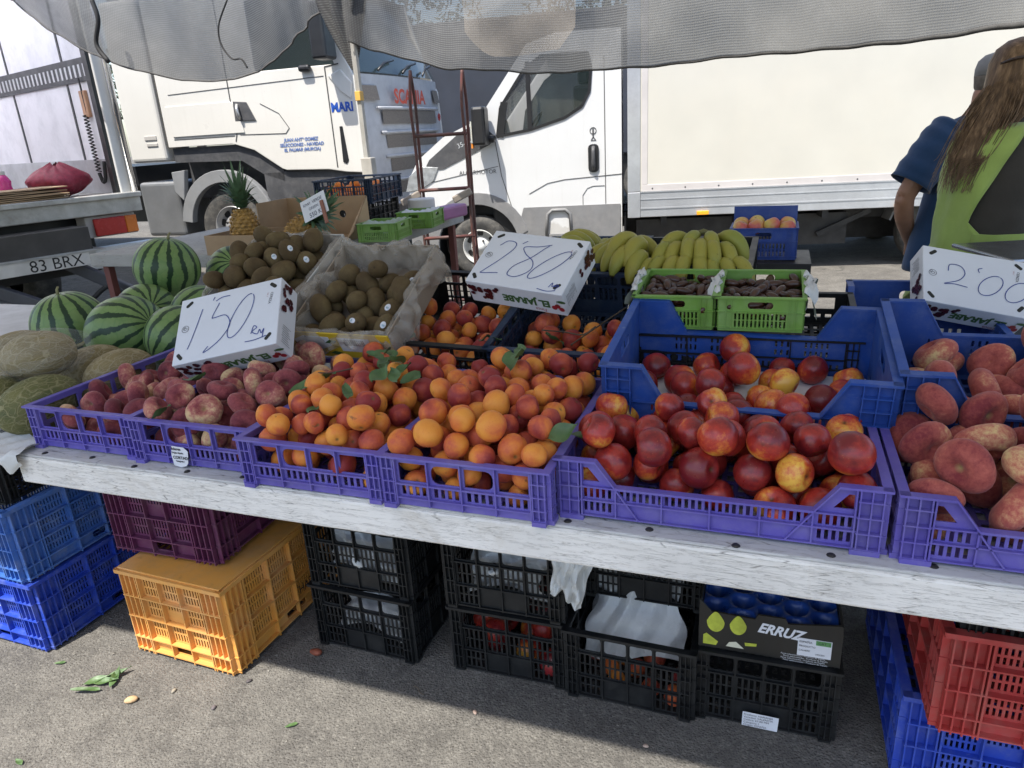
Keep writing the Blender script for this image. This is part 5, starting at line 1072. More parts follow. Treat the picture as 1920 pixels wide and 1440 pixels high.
bunch(pose(1.475, 1.21, 1.12, -35), [(5, .06, 20, 0, 0, -14), (3, .035, 14, .03, .03, -12)], 'hand of bananas beside the 2.80 carton')
bunch(pose(1.40, 1.34, 1.13, 40), [(4, .05, 24, 0, 0.0, -10)], 'greener hand of bananas behind the 2.80 carton')
bunch(pose(1.20, 1.33, 1.15, 95), [(4, .06, 22, 0, 0.0, -8)], 'bananas just showing over the top of the 2.80 carton')
crate('deep', 'navy', pose(1.05, 1.13, .80), 'dark navy crate under the bananas behind the 2.80 carton'); crate('deep', 'black', pose(1.46, 1.12, .795), 'black crate under the large pile of bananas')
# ================================================================== small crate with apples, scale
sb = pose(1.76, 1.92, .98); crate('smallblue', 'cobalt', sb, 'small cobalt crate of apples standing behind the bananas', name='apple_crate')
mb = MB(); mb.b2(0, .26, .185, .19, .13, .20); o = mb.build('raised_back', PLASTIC['cobalt']); o.parent = bpy.data.objects['apple_crate']; o.location = (0, 0, 0)
APP = fruitmat('apple skin', .033, [(.2, (.62, .55, .12)), (.45, (.66, .42, .12)), (.75, (.55, .12, .10))], .3, .15); ams = [blob(.033, p_round(.25, .4, .1), seed=s, lump=.03) for s in (1, 2)]
for me in ams: me.materials.append(APP)
for k in range(8):
    o = bpy.data.objects.new('apple', ams[k % 2]); COL.objects.link(o); o.matrix_world = sb @ Matrix.Translation((.036 + .062 * (k % 4), .05 + .075 * (k // 4), .125 + .006 * (k % 3))) @ Euler((rnd(-.5, .5), rnd(-.5, .5), rnd(0, 6))).to_matrix().to_4x4(); tag(o, 'yellow and pink apple in the small cobalt crate', 'apple', 'apples in the small crate')
st = empty('display_stand', pose(1.72, 1.86, 0), 'dark trestle stand behind the counter holding the apple crate', 'stand'); mb = MB(); mb.b2(0, .36, 0, .34, .93, .975); mb.build('shelf', DARKM, st)
for x in (.03, .33):
    for y in (.03, .31): mb = MB(); mb.b2(x - .02, x + .02, y - .02, y + .02, 0, .93); mb.build('leg', DARKM, st)
sc_ = empty('weighing_scale', pose(2.66, 1.40, .79, 18), 'steel weighing scale with a flat pan beside the seller', 'scale')
mb = MB(); mb.b2(.02, .30, .02, .28, 0, .24); mb.build('body', DGREY, sc_, bevel=.02); mb = MB(); mb.b2(.12, .2, .1, .2, .24, .275); mb.build('neck', STEEL, sc_)
mb = MB(); mb.b2(-.03, .36, -.02, .33, .275, .29); mb.build('pan', pbr('polished pan', (.55, .56, .57), .2, .1, 4, metal=.9), sc_, bevel=.006); mb = MB(); mb.b2(-.02, .36, -.06, -.045, .14, .27); mb.build('display', CARTON, sc_, bevel=.004)
# ================================================================== second table at the back with pineapples
Z2 = 1.03
t2 = empty('back_table', pose(-1.7, 1.75, 0), 'grey wooden back table with pineapples and green crates on it', 'table')
mb = MB(); mb.b2(0, 1.55, 0, 1.75, Z2 - .07, Z2); mb.build('table_top', painted_wood('grey weathered planks', (.38, .37, .35), (.18, .16, .14)), t2, bevel=.006)
for x in (.06, 1.48):
    for y in (.06, 1.68): mb = MB(); mb.b2(x - .02, x + .02, y - .02, y + .02, 0, Z2 - .07); mb.build('leg', pbr('rust red leg', (.16, .05, .04), .7), t2)
pb = empty('pineapple_carton', pose(-.83, 1.72, Z2, 2), 'low brown carton holding two pineapples', 'carton'); tray(pb, .52, .30, .10, CARD, .006)
cb = empty('cardboard_box', pose(-.78, 2.10, Z2, 4), 'tall open brown cardboard box with a round hand hole behind the pineapples', 'box')
mb = MB(); mb.plate(rect(0, .52, 0, .22), [[(.36 + .022 * cos(a * .63), .12 + .022 * sin(a * .63)) for a in range(10)]], .005, y=.30); mb.build('back_flap', CARD, cb); mb = MB(); mb.b2(0, .005, 0, .3, 0, .22); mb.build('side_flap', CARD, cb)
mb = MB(); mb.add([(.52, .305, .22), (.52, .305, 0), (.52, .0, 0), (.56, .02, .05)], [(0, 1, 2, 3)]); mb.add([(.525, .305, .22), (.525, .305, 0), (.525, .0, 0), (.565, .02, .05)], [(0, 1, 2, 3)]); mb.build('side_flap', pbr('tan cardboard', (.45, .31, .18), .8, .08), cb); mb = MB(); mb.b2(0.006, .52, 0, .3, 0, .005); mb.build('bottom', CARD, cb)
def pineapple(M, label, h=.17, r=.062, seed=0):
    p = empty('pineapple', M, label, 'pineapple', 'pineapples in the carton'); rg = random.Random(seed); mb = MB()
    def rad(t): return r * (sin(pi * (.12 + .80 * t)) ** .55)
    mb.grid(lambda a, b: Vector((rad(b) * .96 * cos(2 * pi * a), rad(b) * .96 * sin(2 * pi * a), b * h)), 20, 12, True)
    for j in range(11):
        for i in range(13):
            a = 2 * pi * (i + .5 * (j % 2)) / 13; t = (j + .5) / 11; R = rad(t); ct = Vector((R * cos(a), R * sin(a), t * h)); n = Vector((cos(a), sin(a), 0)); e = Vector((-sin(a), cos(a), 0)); w_ = R * .225; hh = h / 11 * .62
            mb.add([ct - e * w_, ct - Vector((0, 0, hh)), ct + e * w_, ct + Vector((0, 0, hh)), ct + n * .007], [(0, 1, 4), (1, 2, 4), (2, 3, 4), (3, 0, 4)])
    mb.build('fruit_body', pbr('pineapple scales', (.36, .20, .05), .6, .5, 45, dirt=(.10, .09, .03), dirt_amt=.5, dirt_scale=50), p)
    mb = MB()
    for k in range(46):
        t = k / 45; a = k * 2.4; L = lerp(.09, .235, t) * rg.uniform(.85, 1.1); spread = lerp(1.35, .22, t); d = Vector((cos(a), sin(a), 0)); w_ = lerp(.022, .014, t); vs = []
        for s in range(6):
            q = s / 5; c = Vector((0, 0, h + .004 + .03 * t)) + d * (.012 + L * spread * q * (.55 + .45 * q * (1 - t))) + Vector((0, 0, L * q * (1.05 - .55 * spread * q))); e = Vector((-sin(a), cos(a), 0)) * w_ * (1 - q) ** .6; vs += [c - e + d * -.002, c + e]
        mb.add(vs, [(2 * s, 2 * s + 1, 2 * s + 3, 2 * s + 2) for s in range(5)])
    mb.build('crown', pbr('pineapple leaves', (.085, .15, .075), .5, .3, 20), p); return p
pineapple(pose(-.66, 1.84, Z2 + .02), 'pineapple with a tall spiky crown beside the lorry wheel', .20, .075, 1)
pineapple(pose(-.44, 1.90, Z2 + .05) @ Euler((.35, .95, .3)).to_matrix().to_4x4(), 'leaning pineapple behind the kiwi price card', .18, .064, 2)
nb = pose(-.83, 2.75, Z2 + .14, 6); crate('black_tray', 'navy', nb, 'navy crate of oranges on the back table in front of the truck grille', name='orange_crate'); crate('black_tray', 'black', pose(-.85, 2.72, Z2 + .002, 6), 'black crate underneath the navy orange crate')
ORG = fruitmat('orange peel', .034, [(.3, (.75, .24, .02)), (.7, (.70, .17, .015))], .45, .2, stem=(.1, .12, .03), bmp=.3); ome = blob(.034, p_round(.05, .2, .03), seed=5, lump=.015); ome.materials.append(ORG)
for (x, y, z, r) in drop(.37, .5, .034, 34, lambda x, y: .16, seed=9):
    o = bpy.data.objects.new('orange', ome); COL.objects.link(o); o.matrix_world = nb @ Matrix.Translation((x, y, z)); tag(o, 'orange in the navy crate on the back table', 'orange', 'oranges in the navy crate')
for k, (u, v, z, rz, lb) in enumerate(((-.17, 2.12, Z2, 8, 'lime green crate holding folded plastic sheet at the edge of the back table'), (-.20, 2.62, Z2, 8, 'farther lime green crate with a white bag on the back table'))):
    G = pose(u, v, z, rz); r = crate('mini', 'green', G, lb, 'lime green crates on the back table')
    mb = MB(); mb.grid(lambda a, b: Vector((.02 + .18 * a, .02 + .22 * b, .085 + .02 * sin(3 * a + 2) * sin(4 * b) + .004 * sin(33 * a + 15 * b))), 18, 18); mb.build('folded_sheet', LIN if k else pbr('pale green film', (.42, .47, .33), .35, .1, 20, alpha=.8), r, 'all')
mb = MB(); mb.b2(0, .12, 0, .34, 0, .08); o = mb.build('purple_box', pbr('mauve box', (.30, .10, .25), .4), bevel=.015); o.matrix_world = pose(-.18, 2.95, Z2 + .001, -8); tag(o, 'mauve box at the end of the back table', 'box')
mb = MB(); mb.lathe([(.0001, 0), (.07, 0), (.09, .02), (.09, .12), (.085, .125), (.0001, .125)], 24); o = mb.build('plastic_tub', pbr('ribbed white plastic', (.6, .58, .54), .5, .1), None, 40); o.matrix_world = pose(-.32, 3.2, Z2); tag(o, 'white ribbed tub behind the lime crates', 'tub')
# hand truck
HR = pbr('rusty red tube', (.085, .045, .038), .6, .3, 14, dirt=(.26, .035, .03), dirt_amt=.5, dirt_scale=6)
ht = empty('hand_truck', pose(-.62, 3.78, 0, 22), 'tall rusty red hand truck standing in front of the van', 'hand truck')
for x in (0, .375):
    for dx, y in ((0, 0), (.022, .055)):
        mb = MB(); mb.tube(spline([(x + .012, .03, 2.0), (x - .008 + dx * 1.5, y, 1.75), (x + dx, y, 1.45), (x + dx, y, .8), (x + dx + .02, y, .12)], 6), .0115, 8); mb.build('rail', HR, ht, 'all')
for z in (1.55, 1.16, .80, .30): mb = MB(); mb.tube([(0, 0, z), (.39, .0, z + .0)], .013, 8); mb.build('cross_bar', HR, ht, 'all')
for x in (-.02, .37): mb = MB(); mb.bar((x + .02, -.02, 1.14), (x - .12, -.06, 1.08), .02, .055); mb.build('bracket', pbr('worn grey bracket', (.28, .24, .2), .6, .2), ht, bevel=.01)
for x in (-.06, .45):
    mb = MB(); mb.lathe([(.06, -.03), (.12, -.03), (.13, 0), (.12, .03), (.06, .03)], 24, Matrix.Translation((x, .10, .13)) @ Matrix.Rotation(pi / 2, 4, 'Y')); mb.build('wheel', RUBBER, ht, 'all')
mb = MB(); mb.b2(-.02, .42, -.24, .02, .015, .025); mb.build('toe_plate', HR, ht)
# ================================================================== crates under the counter
CRATES['deepblue'] = (.40, .60, .262, 'deep', 'deep')
crate('deepblue', 'royal', pose(-.655, .06, .002, -1), 'royal blue crate, lowest of the stack under the melons'); b2 = crate('deepblue', 'sky', pose(-.66, .065, .268, -2), 'faded light blue crate, middle of the stack under the melons'); crate('lattice', 'black', pose(-.63, .09, .534), 'black crate on top of the blue stack under the melons')
lettering('S.C.U.', .04, CARTON, b2, Matrix.Translation((.13, -.0022, -.13)) @ Matrix.Rotation(pi / 2, 4, 'X'))
oc = crate('deep', 'orange', pose(.045, .15, .003, -2), 'dusty orange crate standing on the ground under the counter'); crate('deep', 'maroon', pose(-.03, .225, .326, 1), 'maroon crate stacked on the orange crate')
mb = MB(); mb.b2(-.008, .408, -.008, .608, .3105, .316); mb.build('upturned_base', PLASTIC['orange'], oc, bevel=.004)
lettering('THADER CIEZA', .05, PRINTK, oc, Matrix.Translation((.4035, .30, .07)) @ Matrix.Rotation(pi / 2, 4, 'Z') @ Matrix.Rotation(pi / 2, 4, 'X'), sx=.75)
for k in range(3): crate('lattice', 'black', pose(.615 + .004 * k, .345 + .006 * k, .002 + .229 * k, -1 + k), ['black lattice crate on the ground beside the orange crate', 'black lattice crate stuffed with pale paper, middle of its stack beside the orange crate', 'black lattice crate just under the counter, above the paper-stuffed crate'][k])
for k in range(3): crate('lattice', 'black', pose(1.095 - .005 * k, .36, .002 + .229 * k, 1), ['black lattice crate of dark red fruit on the ground', 'black lattice crate with a white paper sheet hanging from its corner', 'black lattice crate touching the counter above the hanging paper'][k])
crate('lattice', 'black', pose(1.455, .35, .002, -1), 'open black lattice crate holding a white paper bag')
for k in range(2): crate('lattice', 'black', pose(1.455, .84, .002 + .229 * k, 0), ['black lattice crate at the back behind the paper bag', 'black lattice crate at the back, above, behind the paper bag'][k])
CRATES['wide_lattice'] = (.345, .40, .225, 'lattice', 'lattice')
b4 = crate('wide_lattice', 'black', pose(1.808, .37, .002, 1), 'black lattice crate with a white paper label under the pear box')
crate('deepblue', 'royal', pose(2.30, .30, .0), 'royal blue crate on the ground under the red crate'); 
rc = crate('deepblue', 'red', pose(2.335, .20, .264), 'bright red crate under the counter at the picture edge'); crate('lattice', 'black', pose(2.36, .21, .51), 'black crate nested in the top of the red crate')
# things in those crates
def paper(name, M, w, h, label, cat, seed, mat=LIN, bulge=.03):
    rg = random.Random(seed); ph = [rg.uniform(0, 6) for _ in range(8)]; mb = MB()
    F = [(rg.uniform(0, 6.28), rg.uniform(1.2, 4.5), rg.uniform(0, 1)) for _ in range(9)]
    def fn(a, b):
        ed_ = 1 + .10 * sin(5 * b + ph[0]) + .05 * sin(13 * b + ph[4]); x = (a - .5) * w * ed_; z = b * h * (1 + .05 * sin(4 * a + ph[1]) + .012 * sin(11 * a + ph[5])) + .02 * (1 - b) * sin(5 * a + ph[6])
        y = 0
        for k, (q, f, o_) in enumerate(F): y += (abs(((a * cos(q) + b * sin(q)) * f + o_) % 1 - .5) * 2 - .5) * bulge * .55 * (1.3 if k < 3 else .5)
        return Vector((x, y + bulge * 1.4 * sin(pi * a) * sin(pi * b) * -1, z))
    mb.grid(fn, 48, 48); o = mb.build(name, mat, None, 22); o.matrix_world = M; return tag(o, label, cat)
paper('paper_bag', pose(1.62, .46, .07, 0, -28), .27, .26, 'white crumpled paper bag in the open black crate', 'paper bag', 1, bulge=.02)
paper('paper_bag', pose(1.60, .56, .10, 0, -48), .24, .22, 'white paper sheet behind the crumpled bag in the open black crate', 'paper bag', 2, bulge=.018)
paper('paper_sheet', pose(1.462, .325, .335, 10, -4, 10), .10, .19, 'white paper sheet hanging from the corner of a black crate', 'paper', 5, bulge=.02)
paper('paper_sheet', pose(.79, .385, .265, 0, -20), .25, .13, 'pale paper stuffed in the black crate beside the orange crate', 'paper', 7, bulge=.03); paper('paper_sheet', pose(.78, .40, .03, 0, -25), .24, .12, 'pale paper in the lowest black crate beside the orange crate', 'paper', 8, bulge=.03); paper('paper_sheet', pose(1.26, .40, .27, 0, -20), .24, .16, 'white paper lining the black crate above the dark red fruit', 'paper', 9, bulge=.03)
fill('nectarine', pose(1.095, .36, .002), .345, .46, 26, lambda x, y: .16, 41, 'dark red fruit inside the lowest black crate', 'fruit under the counter', 'nectarine', 'nectarine')
melon(SAPO, 1.69, .62, .40, .085, 1.5, (80, 0, 10), 'dark green melon in the black crate behind the paper bag', 'netted_melon', 44)
crate('lattice', 'black', pose(1.47, .52, .231, 0), 'black crate holding the dark green melon')
fill('apricot', pose(1.455, .35, .002), .345, .2, 9, lambda x, y: .09, 43, 'bruised fruit in the crate with the paper bag', 'fruit below the paper bag', 'apricot', 'apricot')
# pear box
px = empty('pear_box', pose(1.812, .372, .232, 1), 'black printed pear carton with a blue moulded insert', 'carton'); BLK = pbr('black printed carton', (.018, .017, .015), .45, .2, 8)
W_, D_, H_ = .345, .30, .125
mb = MB(); mb.plate([(0, 0), (W_, 0), (W_, H_ * .82), (.02 + W_ * .93, H_), (W_ * .63, H_ * .86), (W_ * .61, H_ * .98), (W_ * .42, H_ * .98), (W_ * .40, H_ * .86), (.03, H_ * .9), (0, H_ * 1.15)], (), .006); mb.build('front_flap', BLK, px)
mb = MB(); mb.b2(0, .006, .007, D_, 0, H_ * 1.15); mb.build('side_flap', BLK, px); mb = MB(); mb.b2(W_ - .006, W_, .007, D_, 0, H_ * .95); mb.build('side_flap', BLK, px); mb = MB(); mb.b2(.006, W_ - .006, D_ - .006, D_, 0, H_ * 1.15); mb.build('back_flap', BLK, px)
def dim(a, b):
    x, y = a * 5, b * 4.2 + (.5 if int(a * 5) % 2 else 0); d = sqrt((x % 1 - .5) ** 2 + (y % 1 - .5) ** 2); return Vector((.008 + (W_ - .016) * a, .008 + (D_ - .016) * b, H_ * .84 - .05 * max(0, 1 - (d / .46) ** 2)))
mb = MB(); mb.grid(dim, 60, 50); mb.build('moulded_insert', pbr('blue moulded tray', (.012, .05, .22), .3, .2, 6), px, 'all')
PEAR = pbr('printed pear', (.42, .46, .05), .5, .25, 40)
def pear(cx, cz, s, mat=PEAR): 
    pts = [(cx + s * (.36 * cos(a) if sin(a) < 0 else .36 * cos(a) * (1 - .45 * sin(a))), cz + s * .5 * sin(a)) for a in [k * .2617 for k in range(24)]]; mb = MB(); mb.plate(pts, (), .0008, y=-.0012); return mb.build('pear_print', mat, px)
pear(.042, .083, .062); pear(.098, .082, .058); mb = MB(); mb.plate([(.012, .038), (.02, .044), (.05, .022), (.045, .010), (.012, .010)], (), .0008, y=-.0012); mb.build('pear_print', PEAR, px); mb = MB(); mb.plate([(.07, .012), (.078, .026), (.095, .03), (.115, .012)], (), .0008, y=-.0012); mb.build('pear_print', pbr('printed cream', (.6, .58, .45), .5), px); mb = MB(); mb.plate([(.118, .022), (.145, .026), (.146, .034), (.116, .032)], (), .0008, y=-.0012); mb.build('pear_print', PEAR, px)
lettering('ERRUZ', .040, CARTON, px, Matrix.Translation((.145, -.0016, .074)) @ Matrix.Rotation(radians(4), 4, 'Y') @ Matrix.Rotation(pi / 2, 4, 'X'), bold=.0015, shear=.35, sx=.86)
mb = MB(); mb.plate(rect(.243, .322, .022, .075), (), .0008, y=-.0014); mb.build('label', CARTON, px); mb = MB(); mb.plate(rect(.285, .320, .060, .0735), (), .0008, y=-.0022); mb.build('label_band', pbr('label green', (.10, .26, .09), .5), px)
for s, x, z, h_ in (('CAT  I', .29, .0635, .010), ('ESPA\u00d1A', .246, .0625, .0085), ('PRODUCTO', .246, .050, .007), ('CALIBRE', .246, .037, .007), ('ORIGEN', .285, .030, .006)): lettering(s, h_, PRINTK, px, Matrix.Translation((x, -.0026, z)) @ Matrix.Rotation(pi / 2, 4, 'X'))
for k in range(4): lettering('Peras seleccionadas - Producto de Espa\u00f1a', .0062, CARTON, px, Matrix.Translation((.205 + .006 * (k % 2), -.0014, .016 - k * .0062 + .002)) @ Matrix.Rotation(pi / 2, 4, 'X'))
# paper labels
lb = MB(); lb.plate([(.125, .006), (.215, .004), (.217, .05), (.126, .052)], (), .0008, y=-.014); lo = lb.build('paper_label', CARTON, b4)
for k, s in enumerate(('Producto: NARANJA', 'Variedad: VALENCIA', 'Calibre: 67-80 MM', 'Categoria: I', 'Origen: ESPA\u00d1A')): lettering(s, .0085, PRINTK, b4, Matrix.Translation((.129, -.0148, .042 - k * .0085)) @ Matrix.Rotation(pi / 2, 4, 'X'))
lb = MB(); lb.plate([(.128, .002), (.150, -.002), (.168, .004), (.175, .012), (.182, .045), (.170, .055), (.132, .056), (.126, .03)], (), .0008, y=-.0125); lb.build('torn_sticker', CARTON, c2)
for s, x, z, h_ in (('lideres', .131, .046, .011), ('Origen: Espa\u00f1a', .130, .037, .006), ('CORTADO', .131, .022, .0115), ('Categoria I', .138, .014, .006)): lettering(s, h_, PRINTK, c2, Matrix.Translation((x, -.0138, z)) @ Matrix.Rotation(pi / 2, 4, 'X'), bold=.0003)
ba = [o for o in bpy.data.objects if o.get('label', '').startswith('tilted blue tray of nectarines')][0]
lettering('FRUTAS MOLERA', .030, CARTON, ba, Matrix.Translation((.205, -.0095, .062)) @ Matrix.Rotation(pi / 2, 4, 'X'), bold=.0010)
mb = MB(); mb.b2(.006, .594, .01, .39, .007, .010); mb.build('paper_insert', CARTON, ba)
# fruit and peel on the ground
for k, (u, v, s, col, lb, nm) in enumerate(((.632, .285, .018, (.22, .06, .03), 'squashed red fruit scrap by the black crates', 'fruit_scrap'), (.205, -.05, .016, (.48, .32, .17), 'pale almond-shaped fruit stone on the sunny asphalt', 'fruit_stone'), (.30, .02, .008, (.25, .22, .17), 'small pebble below the orange crate', 'pebble'), (1.22, .20, .007, (.35, .25, .2), 'tiny pit in front of the dark fruit crates', 'pebble'), (1.70, .22, .007, (.4, .3, .24), 'tiny pit before the paper bag crate', 'pebble'), (.50, .12, .008, (.06, .05, .05), 'dark crumb beside the orange crate', 'pebble'), (.47, -.0, .008, (.12, .1, .1), 'dark pebble on sunlit asphalt', 'pebble'), (2.18, .50, .008, (.06, .06, .05), 'dark crumb between pear box and red crate', 'pebble'))):
    me = blob(s, p_round(.0, .3, 0), 12, 9, .12, seed=k + 80, sc=(1.2, .8, .55)); o = link(nm, me, pbr('scrap %d' % k, col, .7, .3, 60)); o.matrix_world = pose(u, v, s * .5, k * 47); tag(o, lb, 'debris')
for k in range(5):
    leaf(pose(.05 + .025 * k - .05, -.045 + .014 * (k % 3), .006) @ Euler((.12, .1, (-.9, -1.2, -.6, 2.0, .5)[k])).to_matrix().to_4x4() @ Matrix.Diagonal((.55, 1.35, .7, 1)), 'wilted green leaf of a sprig lying on the sunny asphalt', 'wilted sprig', 1.0)
# plastic rag at the counter end
mb = MB(); mb.grid(lambda a, b: Vector((-.22 + .26 * a, -.045 - .012 * sin(3 * b) + .012 * sin(13 * a), TZ + .012 - .05 * max(0, b - .35) * (1 + .7 * sin(9 * a)) + .006 * sin(31 * a + 9 * b)) if b > .35 else Vector((-.22 + .26 * a, -.045 + (.35 - b) * .3, TZ + .012 + .008 * sin(23 * a + 17 * b)))), 30, 16)
o = mb.build('plastic_rag', LIN, None, 'all'); o.matrix_world = pose(0, 0, 0); tag(o, 'crumpled white plastic over the counter corner by the melons', 'plastic bag')

rg = random.Random(77); mb = MB()
for k in range(260):
    u, v = rg.uniform(-1.2, 2.8), rg.uniform(-.75, .75); r = rg.uniform(.0015, .004) * (1.6 if rg.random() < .1 else 1); P_ = tw(u, v, r * .5)
    mb.add([P_ + Vector((r * rg.uniform(.7, 1.3) * a, r * rg.uniform(.7, 1.3) * b_, r * .6 * c_)) for a, b_, c_ in ((1, 0, 0), (-1, 0, 0), (0, 1, 0), (0, -1, 0), (0, 0, 1), (0, 0, -1))], [(0, 2, 4), (2, 1, 4), (1, 3, 4), (3, 0, 4), (2, 0, 5), (1, 2, 5), (3, 1, 5), (0, 3, 5)])
o = mb.build('gravel', pbr('loose grit', (.20, .185, .16), .9, .5, 90)); tag(o, 'loose grit scattered over the asphalt around the stall', 'grit', kind='stuff')
for k in range(9):
    u, v = ((.9, -.1), (-.3, -.2), (1.45, .05), (.75, .02), (2.2, .2), (.1, -.32), (1.05, .22), (-.15, .02), (1.9, .12))[k]
    if k % 2: leaf(pose(u, v, .004, rg.uniform(0, 360)) @ Matrix.Diagonal((.6, .9, .5, 1)), 'small wilted leaf dropped on the asphalt before the crates', 'dropped leaves', .6)
    else:
        mb = MB(); mb.tube(spline([(0, 0, .003), (.015, .008, .004), (.035, .004, .003), (.05, .012, .003)], 4), .0013, 5); o = mb.build('stem', TWIG, None, 'all'); o.matrix_world = pose(u, v, 0, rg.uniform(0, 360)); tag(o, 'thin dry stem dropped on the asphalt before the crates', 'stem', 'dropped stems')
# ================================================================== people
def ering(c, rx, ry, n=24, tilt=(0, 0), tw_=0):
    c = Vector(c); return [c + Vector((rx * cos(2 * pi * k / n + tw_), ry * sin(2 * pi * k / n + tw_), tilt[0] * rx * cos(2 * pi * k / n) + tilt[1] * ry * sin(2 * pi * k / n))) for k in range(n)]
def one_skin(name, mb, mat, parent, vox=.014):
    me = mb.mesh(name, 'all'); t = bpy.data.objects.new('t', me); COL.objects.link(t); md = t.modifiers.new('r', 'REMESH'); md.mode = 'VOXEL'; md.voxel_size = vox; md.use_smooth_shade = True
    sm = t.modifiers.new('s', 'SMOOTH'); sm.iterations = 4; sm.factor = .5
    dg = bpy.context.evaluated_depsgraph_get(); m2 = bpy.data.meshes.new_from_object(t.evaluated_get(dg)); bpy.data.objects.remove(t); m2.name = name; m2.polygons.foreach_set('use_smooth', [True] * len(m2.polygons)); m2.materials.clear()
    return link(name, m2, mat, parent)
SKIN = pbr('sun tanned skin', (.36, .185, .115), .5, .12, 14, sss=.1, bmp=.08, bscale=90)
def fabric(name, col, rough=.85, var=.12): return pbr(name, col, rough, var, 9, bmp=.25, bscale=70, sheen=.25, spec=.2)
def head(mb, c, yaw, s=1.0):
    """skull, jaw, nose, ears, lips; faces +y turned by yaw"""
    M = Matrix.Translation(c) @ Matrix.Rotation(yaw, 4, 'Z')
    R = []
    for z, rx, ry, oy in ((-.115, .03, .03, .045), (-.105, .05, .05, .03), (-.07, .062, .075, .018), (-.02, .071, .09, .006), (.03, .076, .098, 0), (.075, .07, .09, -.004), (.105, .05, .062, -.006), (.12, .02, .025, -.006)): R.append([M @ p for p in ering((0, oy * s, z * s), rx * s, ry * s, 20)])
    mb.loft(R); mb.loft([[M @ p for p in ering((0, .095 * s + d, z * s), r, r, 8)] for z, d, r in ((.025, -.008, .006), (.0, .004, .009), (-.02, .014, .013), (-.03, .004, .012))])
    for sx in (-1, 1):
        mb.loft([[M @ (p + Vector((sx * .074 * s, -.008, .0))) for p in ering((0, 0, z), .010, r, 10)] for z, r in ((-.035, .008), (-.01, .016), (.02, .02), (.032, .01))])
        mb.loft([[M @ p for p in ering((sx * .03 * s, .083 * s, z), r, r * .8, 8)] for z, r in ((.012, .004), (.02, .011), (.028, .004))])
    mb.loft([[M @ p for p in ering((0, .09 * s, z), r, r * .45, 10)] for z, r in ((-.066, .012), (-.058, .024), (-.05, .024), (-.043, .010))])
def limb(mb, pts, rad, n=14): mb.tube(spline(pts, 4), [v.x for v in spline([(r, 0, 0) for r in rad], 4)], n)
def hand(mb, c, d, side):
    c = Vector(c); d = Vector(d).normalized(); a = d.cross(Vector((0, 1, 0))).normalized(); mb.tube([c - d * .01, c + d * .03, c + d * .075], [.026, .034, .03], 10)
    for k, L in enumerate((.062, .072, .068, .052)):
        b = c + d * .07 + a * (k - 1.5) * .017; mb.tube([b, b + d * L * .5 + Vector((0, .012, 0)), b + d * L * .85 + Vector((0, .03, 0))], [.0095, .009, .007], 8)
    b = c + d * .02 - a * .03 * side; mb.tube([b, b - a * .02 * side + d * .03, b - a * .022 * side + d * .055 + Vector((0, .01, 0))], [.012, .011, .008], 8)
# ---- seller in a blue shirt
mx, my = 2.34, 3.62
man = empty('person', Matrix.Translation((mx, my, 0)), 'person in a navy shirt and grey cap standing behind the other seller', 'person', 'stall sellers')
mb = MB()
mb.loft([ering((0, 0, z), rx, ry) for z, rx, ry in ((.84, .155, .115), (.95, .165, .12), (1.1, .16, .115), (1.28, .175, .12), (1.42, .165, .105), (1.49, .10, .08), (1.53, .062, .062), (1.60, .058, .06))])
head(mb, Vector((.04, .02, 1.635)), -.9)
limb(mb, [(-.16, 0, 1.43), (-.25, -.02, 1.30), (-.34, -.01, 1.13)], (.062, .055, .046)); limb(mb, [(-.34, -.01, 1.13), (-.31, .03, 1.03), (-.24, .10, .93), (-.20, .15, .88)], (.046, .045, .036, .028)); hand(mb, (-.19, .16, .87), (.5, .5, -.5), 1)
limb(mb, [(.16, 0, 1.43), (.23, 0, 1.28), (.26, .02, 1.12)], (.062, .055, .046)); limb(mb, [(.26, .02, 1.12), (.27, .08, 1.0), (.25, .16, .9)], (.046, .042, .03)); hand(mb, (.25, .17, .88), (0, .6, -.6), -1)
for s in (-1, 1): limb(mb, [(s * .085, 0, .88), (s * .095, .01, .62), (s * .095, 0, .48), (s * .10, -.01, .28), (s * .10, 0, .08)], (.095, .078, .06, .056, .045)); mb.loft([ering((s * .10, .05 + y, .035), r, .05) for y, r in ((0, .04),)] + [ering((s * .10, .06, .05), .035, .10)])
one_skin('body', mb, SKIN, man)
NAVY = fabric('navy cotton shirt', (.010, .042, .115))
mb = MB()
def wr(p, k): 
    q = atan2(p.y, p.x); return Vector((p.x * (1 + .02 * sin(6 * q + 9 * p.z) + .014 * sin(11 * q - 21 * p.z)), p.y * (1 + .03 * sin(5 * q + 12 * p.z)), p.z))
sh = [ering((cx, 0, z), rx, ry, 40) for z, cx, rx, ry in ((.76, -.06, .235, .17), (.79, -.06, .23, .168), (.90, -.05, .215, .16), (1.02, -.04, .20, .152), (1.15, -.02, .197, .148), (1.28, .0, .20, .145), (1.38, .0, .205, .135), (1.44, .0, .185, .118), (1.48, .005, .13, .095), (1.505, .015, .078, .075), (1.53, .02, .07, .07))]
mb.loft([[wr(p, 0) for p in r] for r in sh], False); so_ = mb.build('shirt', NAVY, man, 'all'); md = so_.modifiers.new('t', 'SOLIDIFY'); md.thickness = .006
for s, P in ((-1, [(-.15, 0, 1.435), (-.205, -.01, 1.38), (-.265, -.02, 1.29), (-.325, -.02, 1.19)]), (1, [(.15, 0, 1.435), (.20, 0, 1.37), (.235, 0, 1.28), (.255, .01, 1.19)])):
    mb = MB(); Q = spline(P, 5); mb.tube(Q, [.086 + .016 * k / len(Q) + .004 * sin(k * 1.7) for k in range(len(Q))], 22, False); o = mb.build('sleeve', NAVY, man, 'all'); md = o.modifiers.new('t', 'SOLIDIFY'); md.thickness = .005
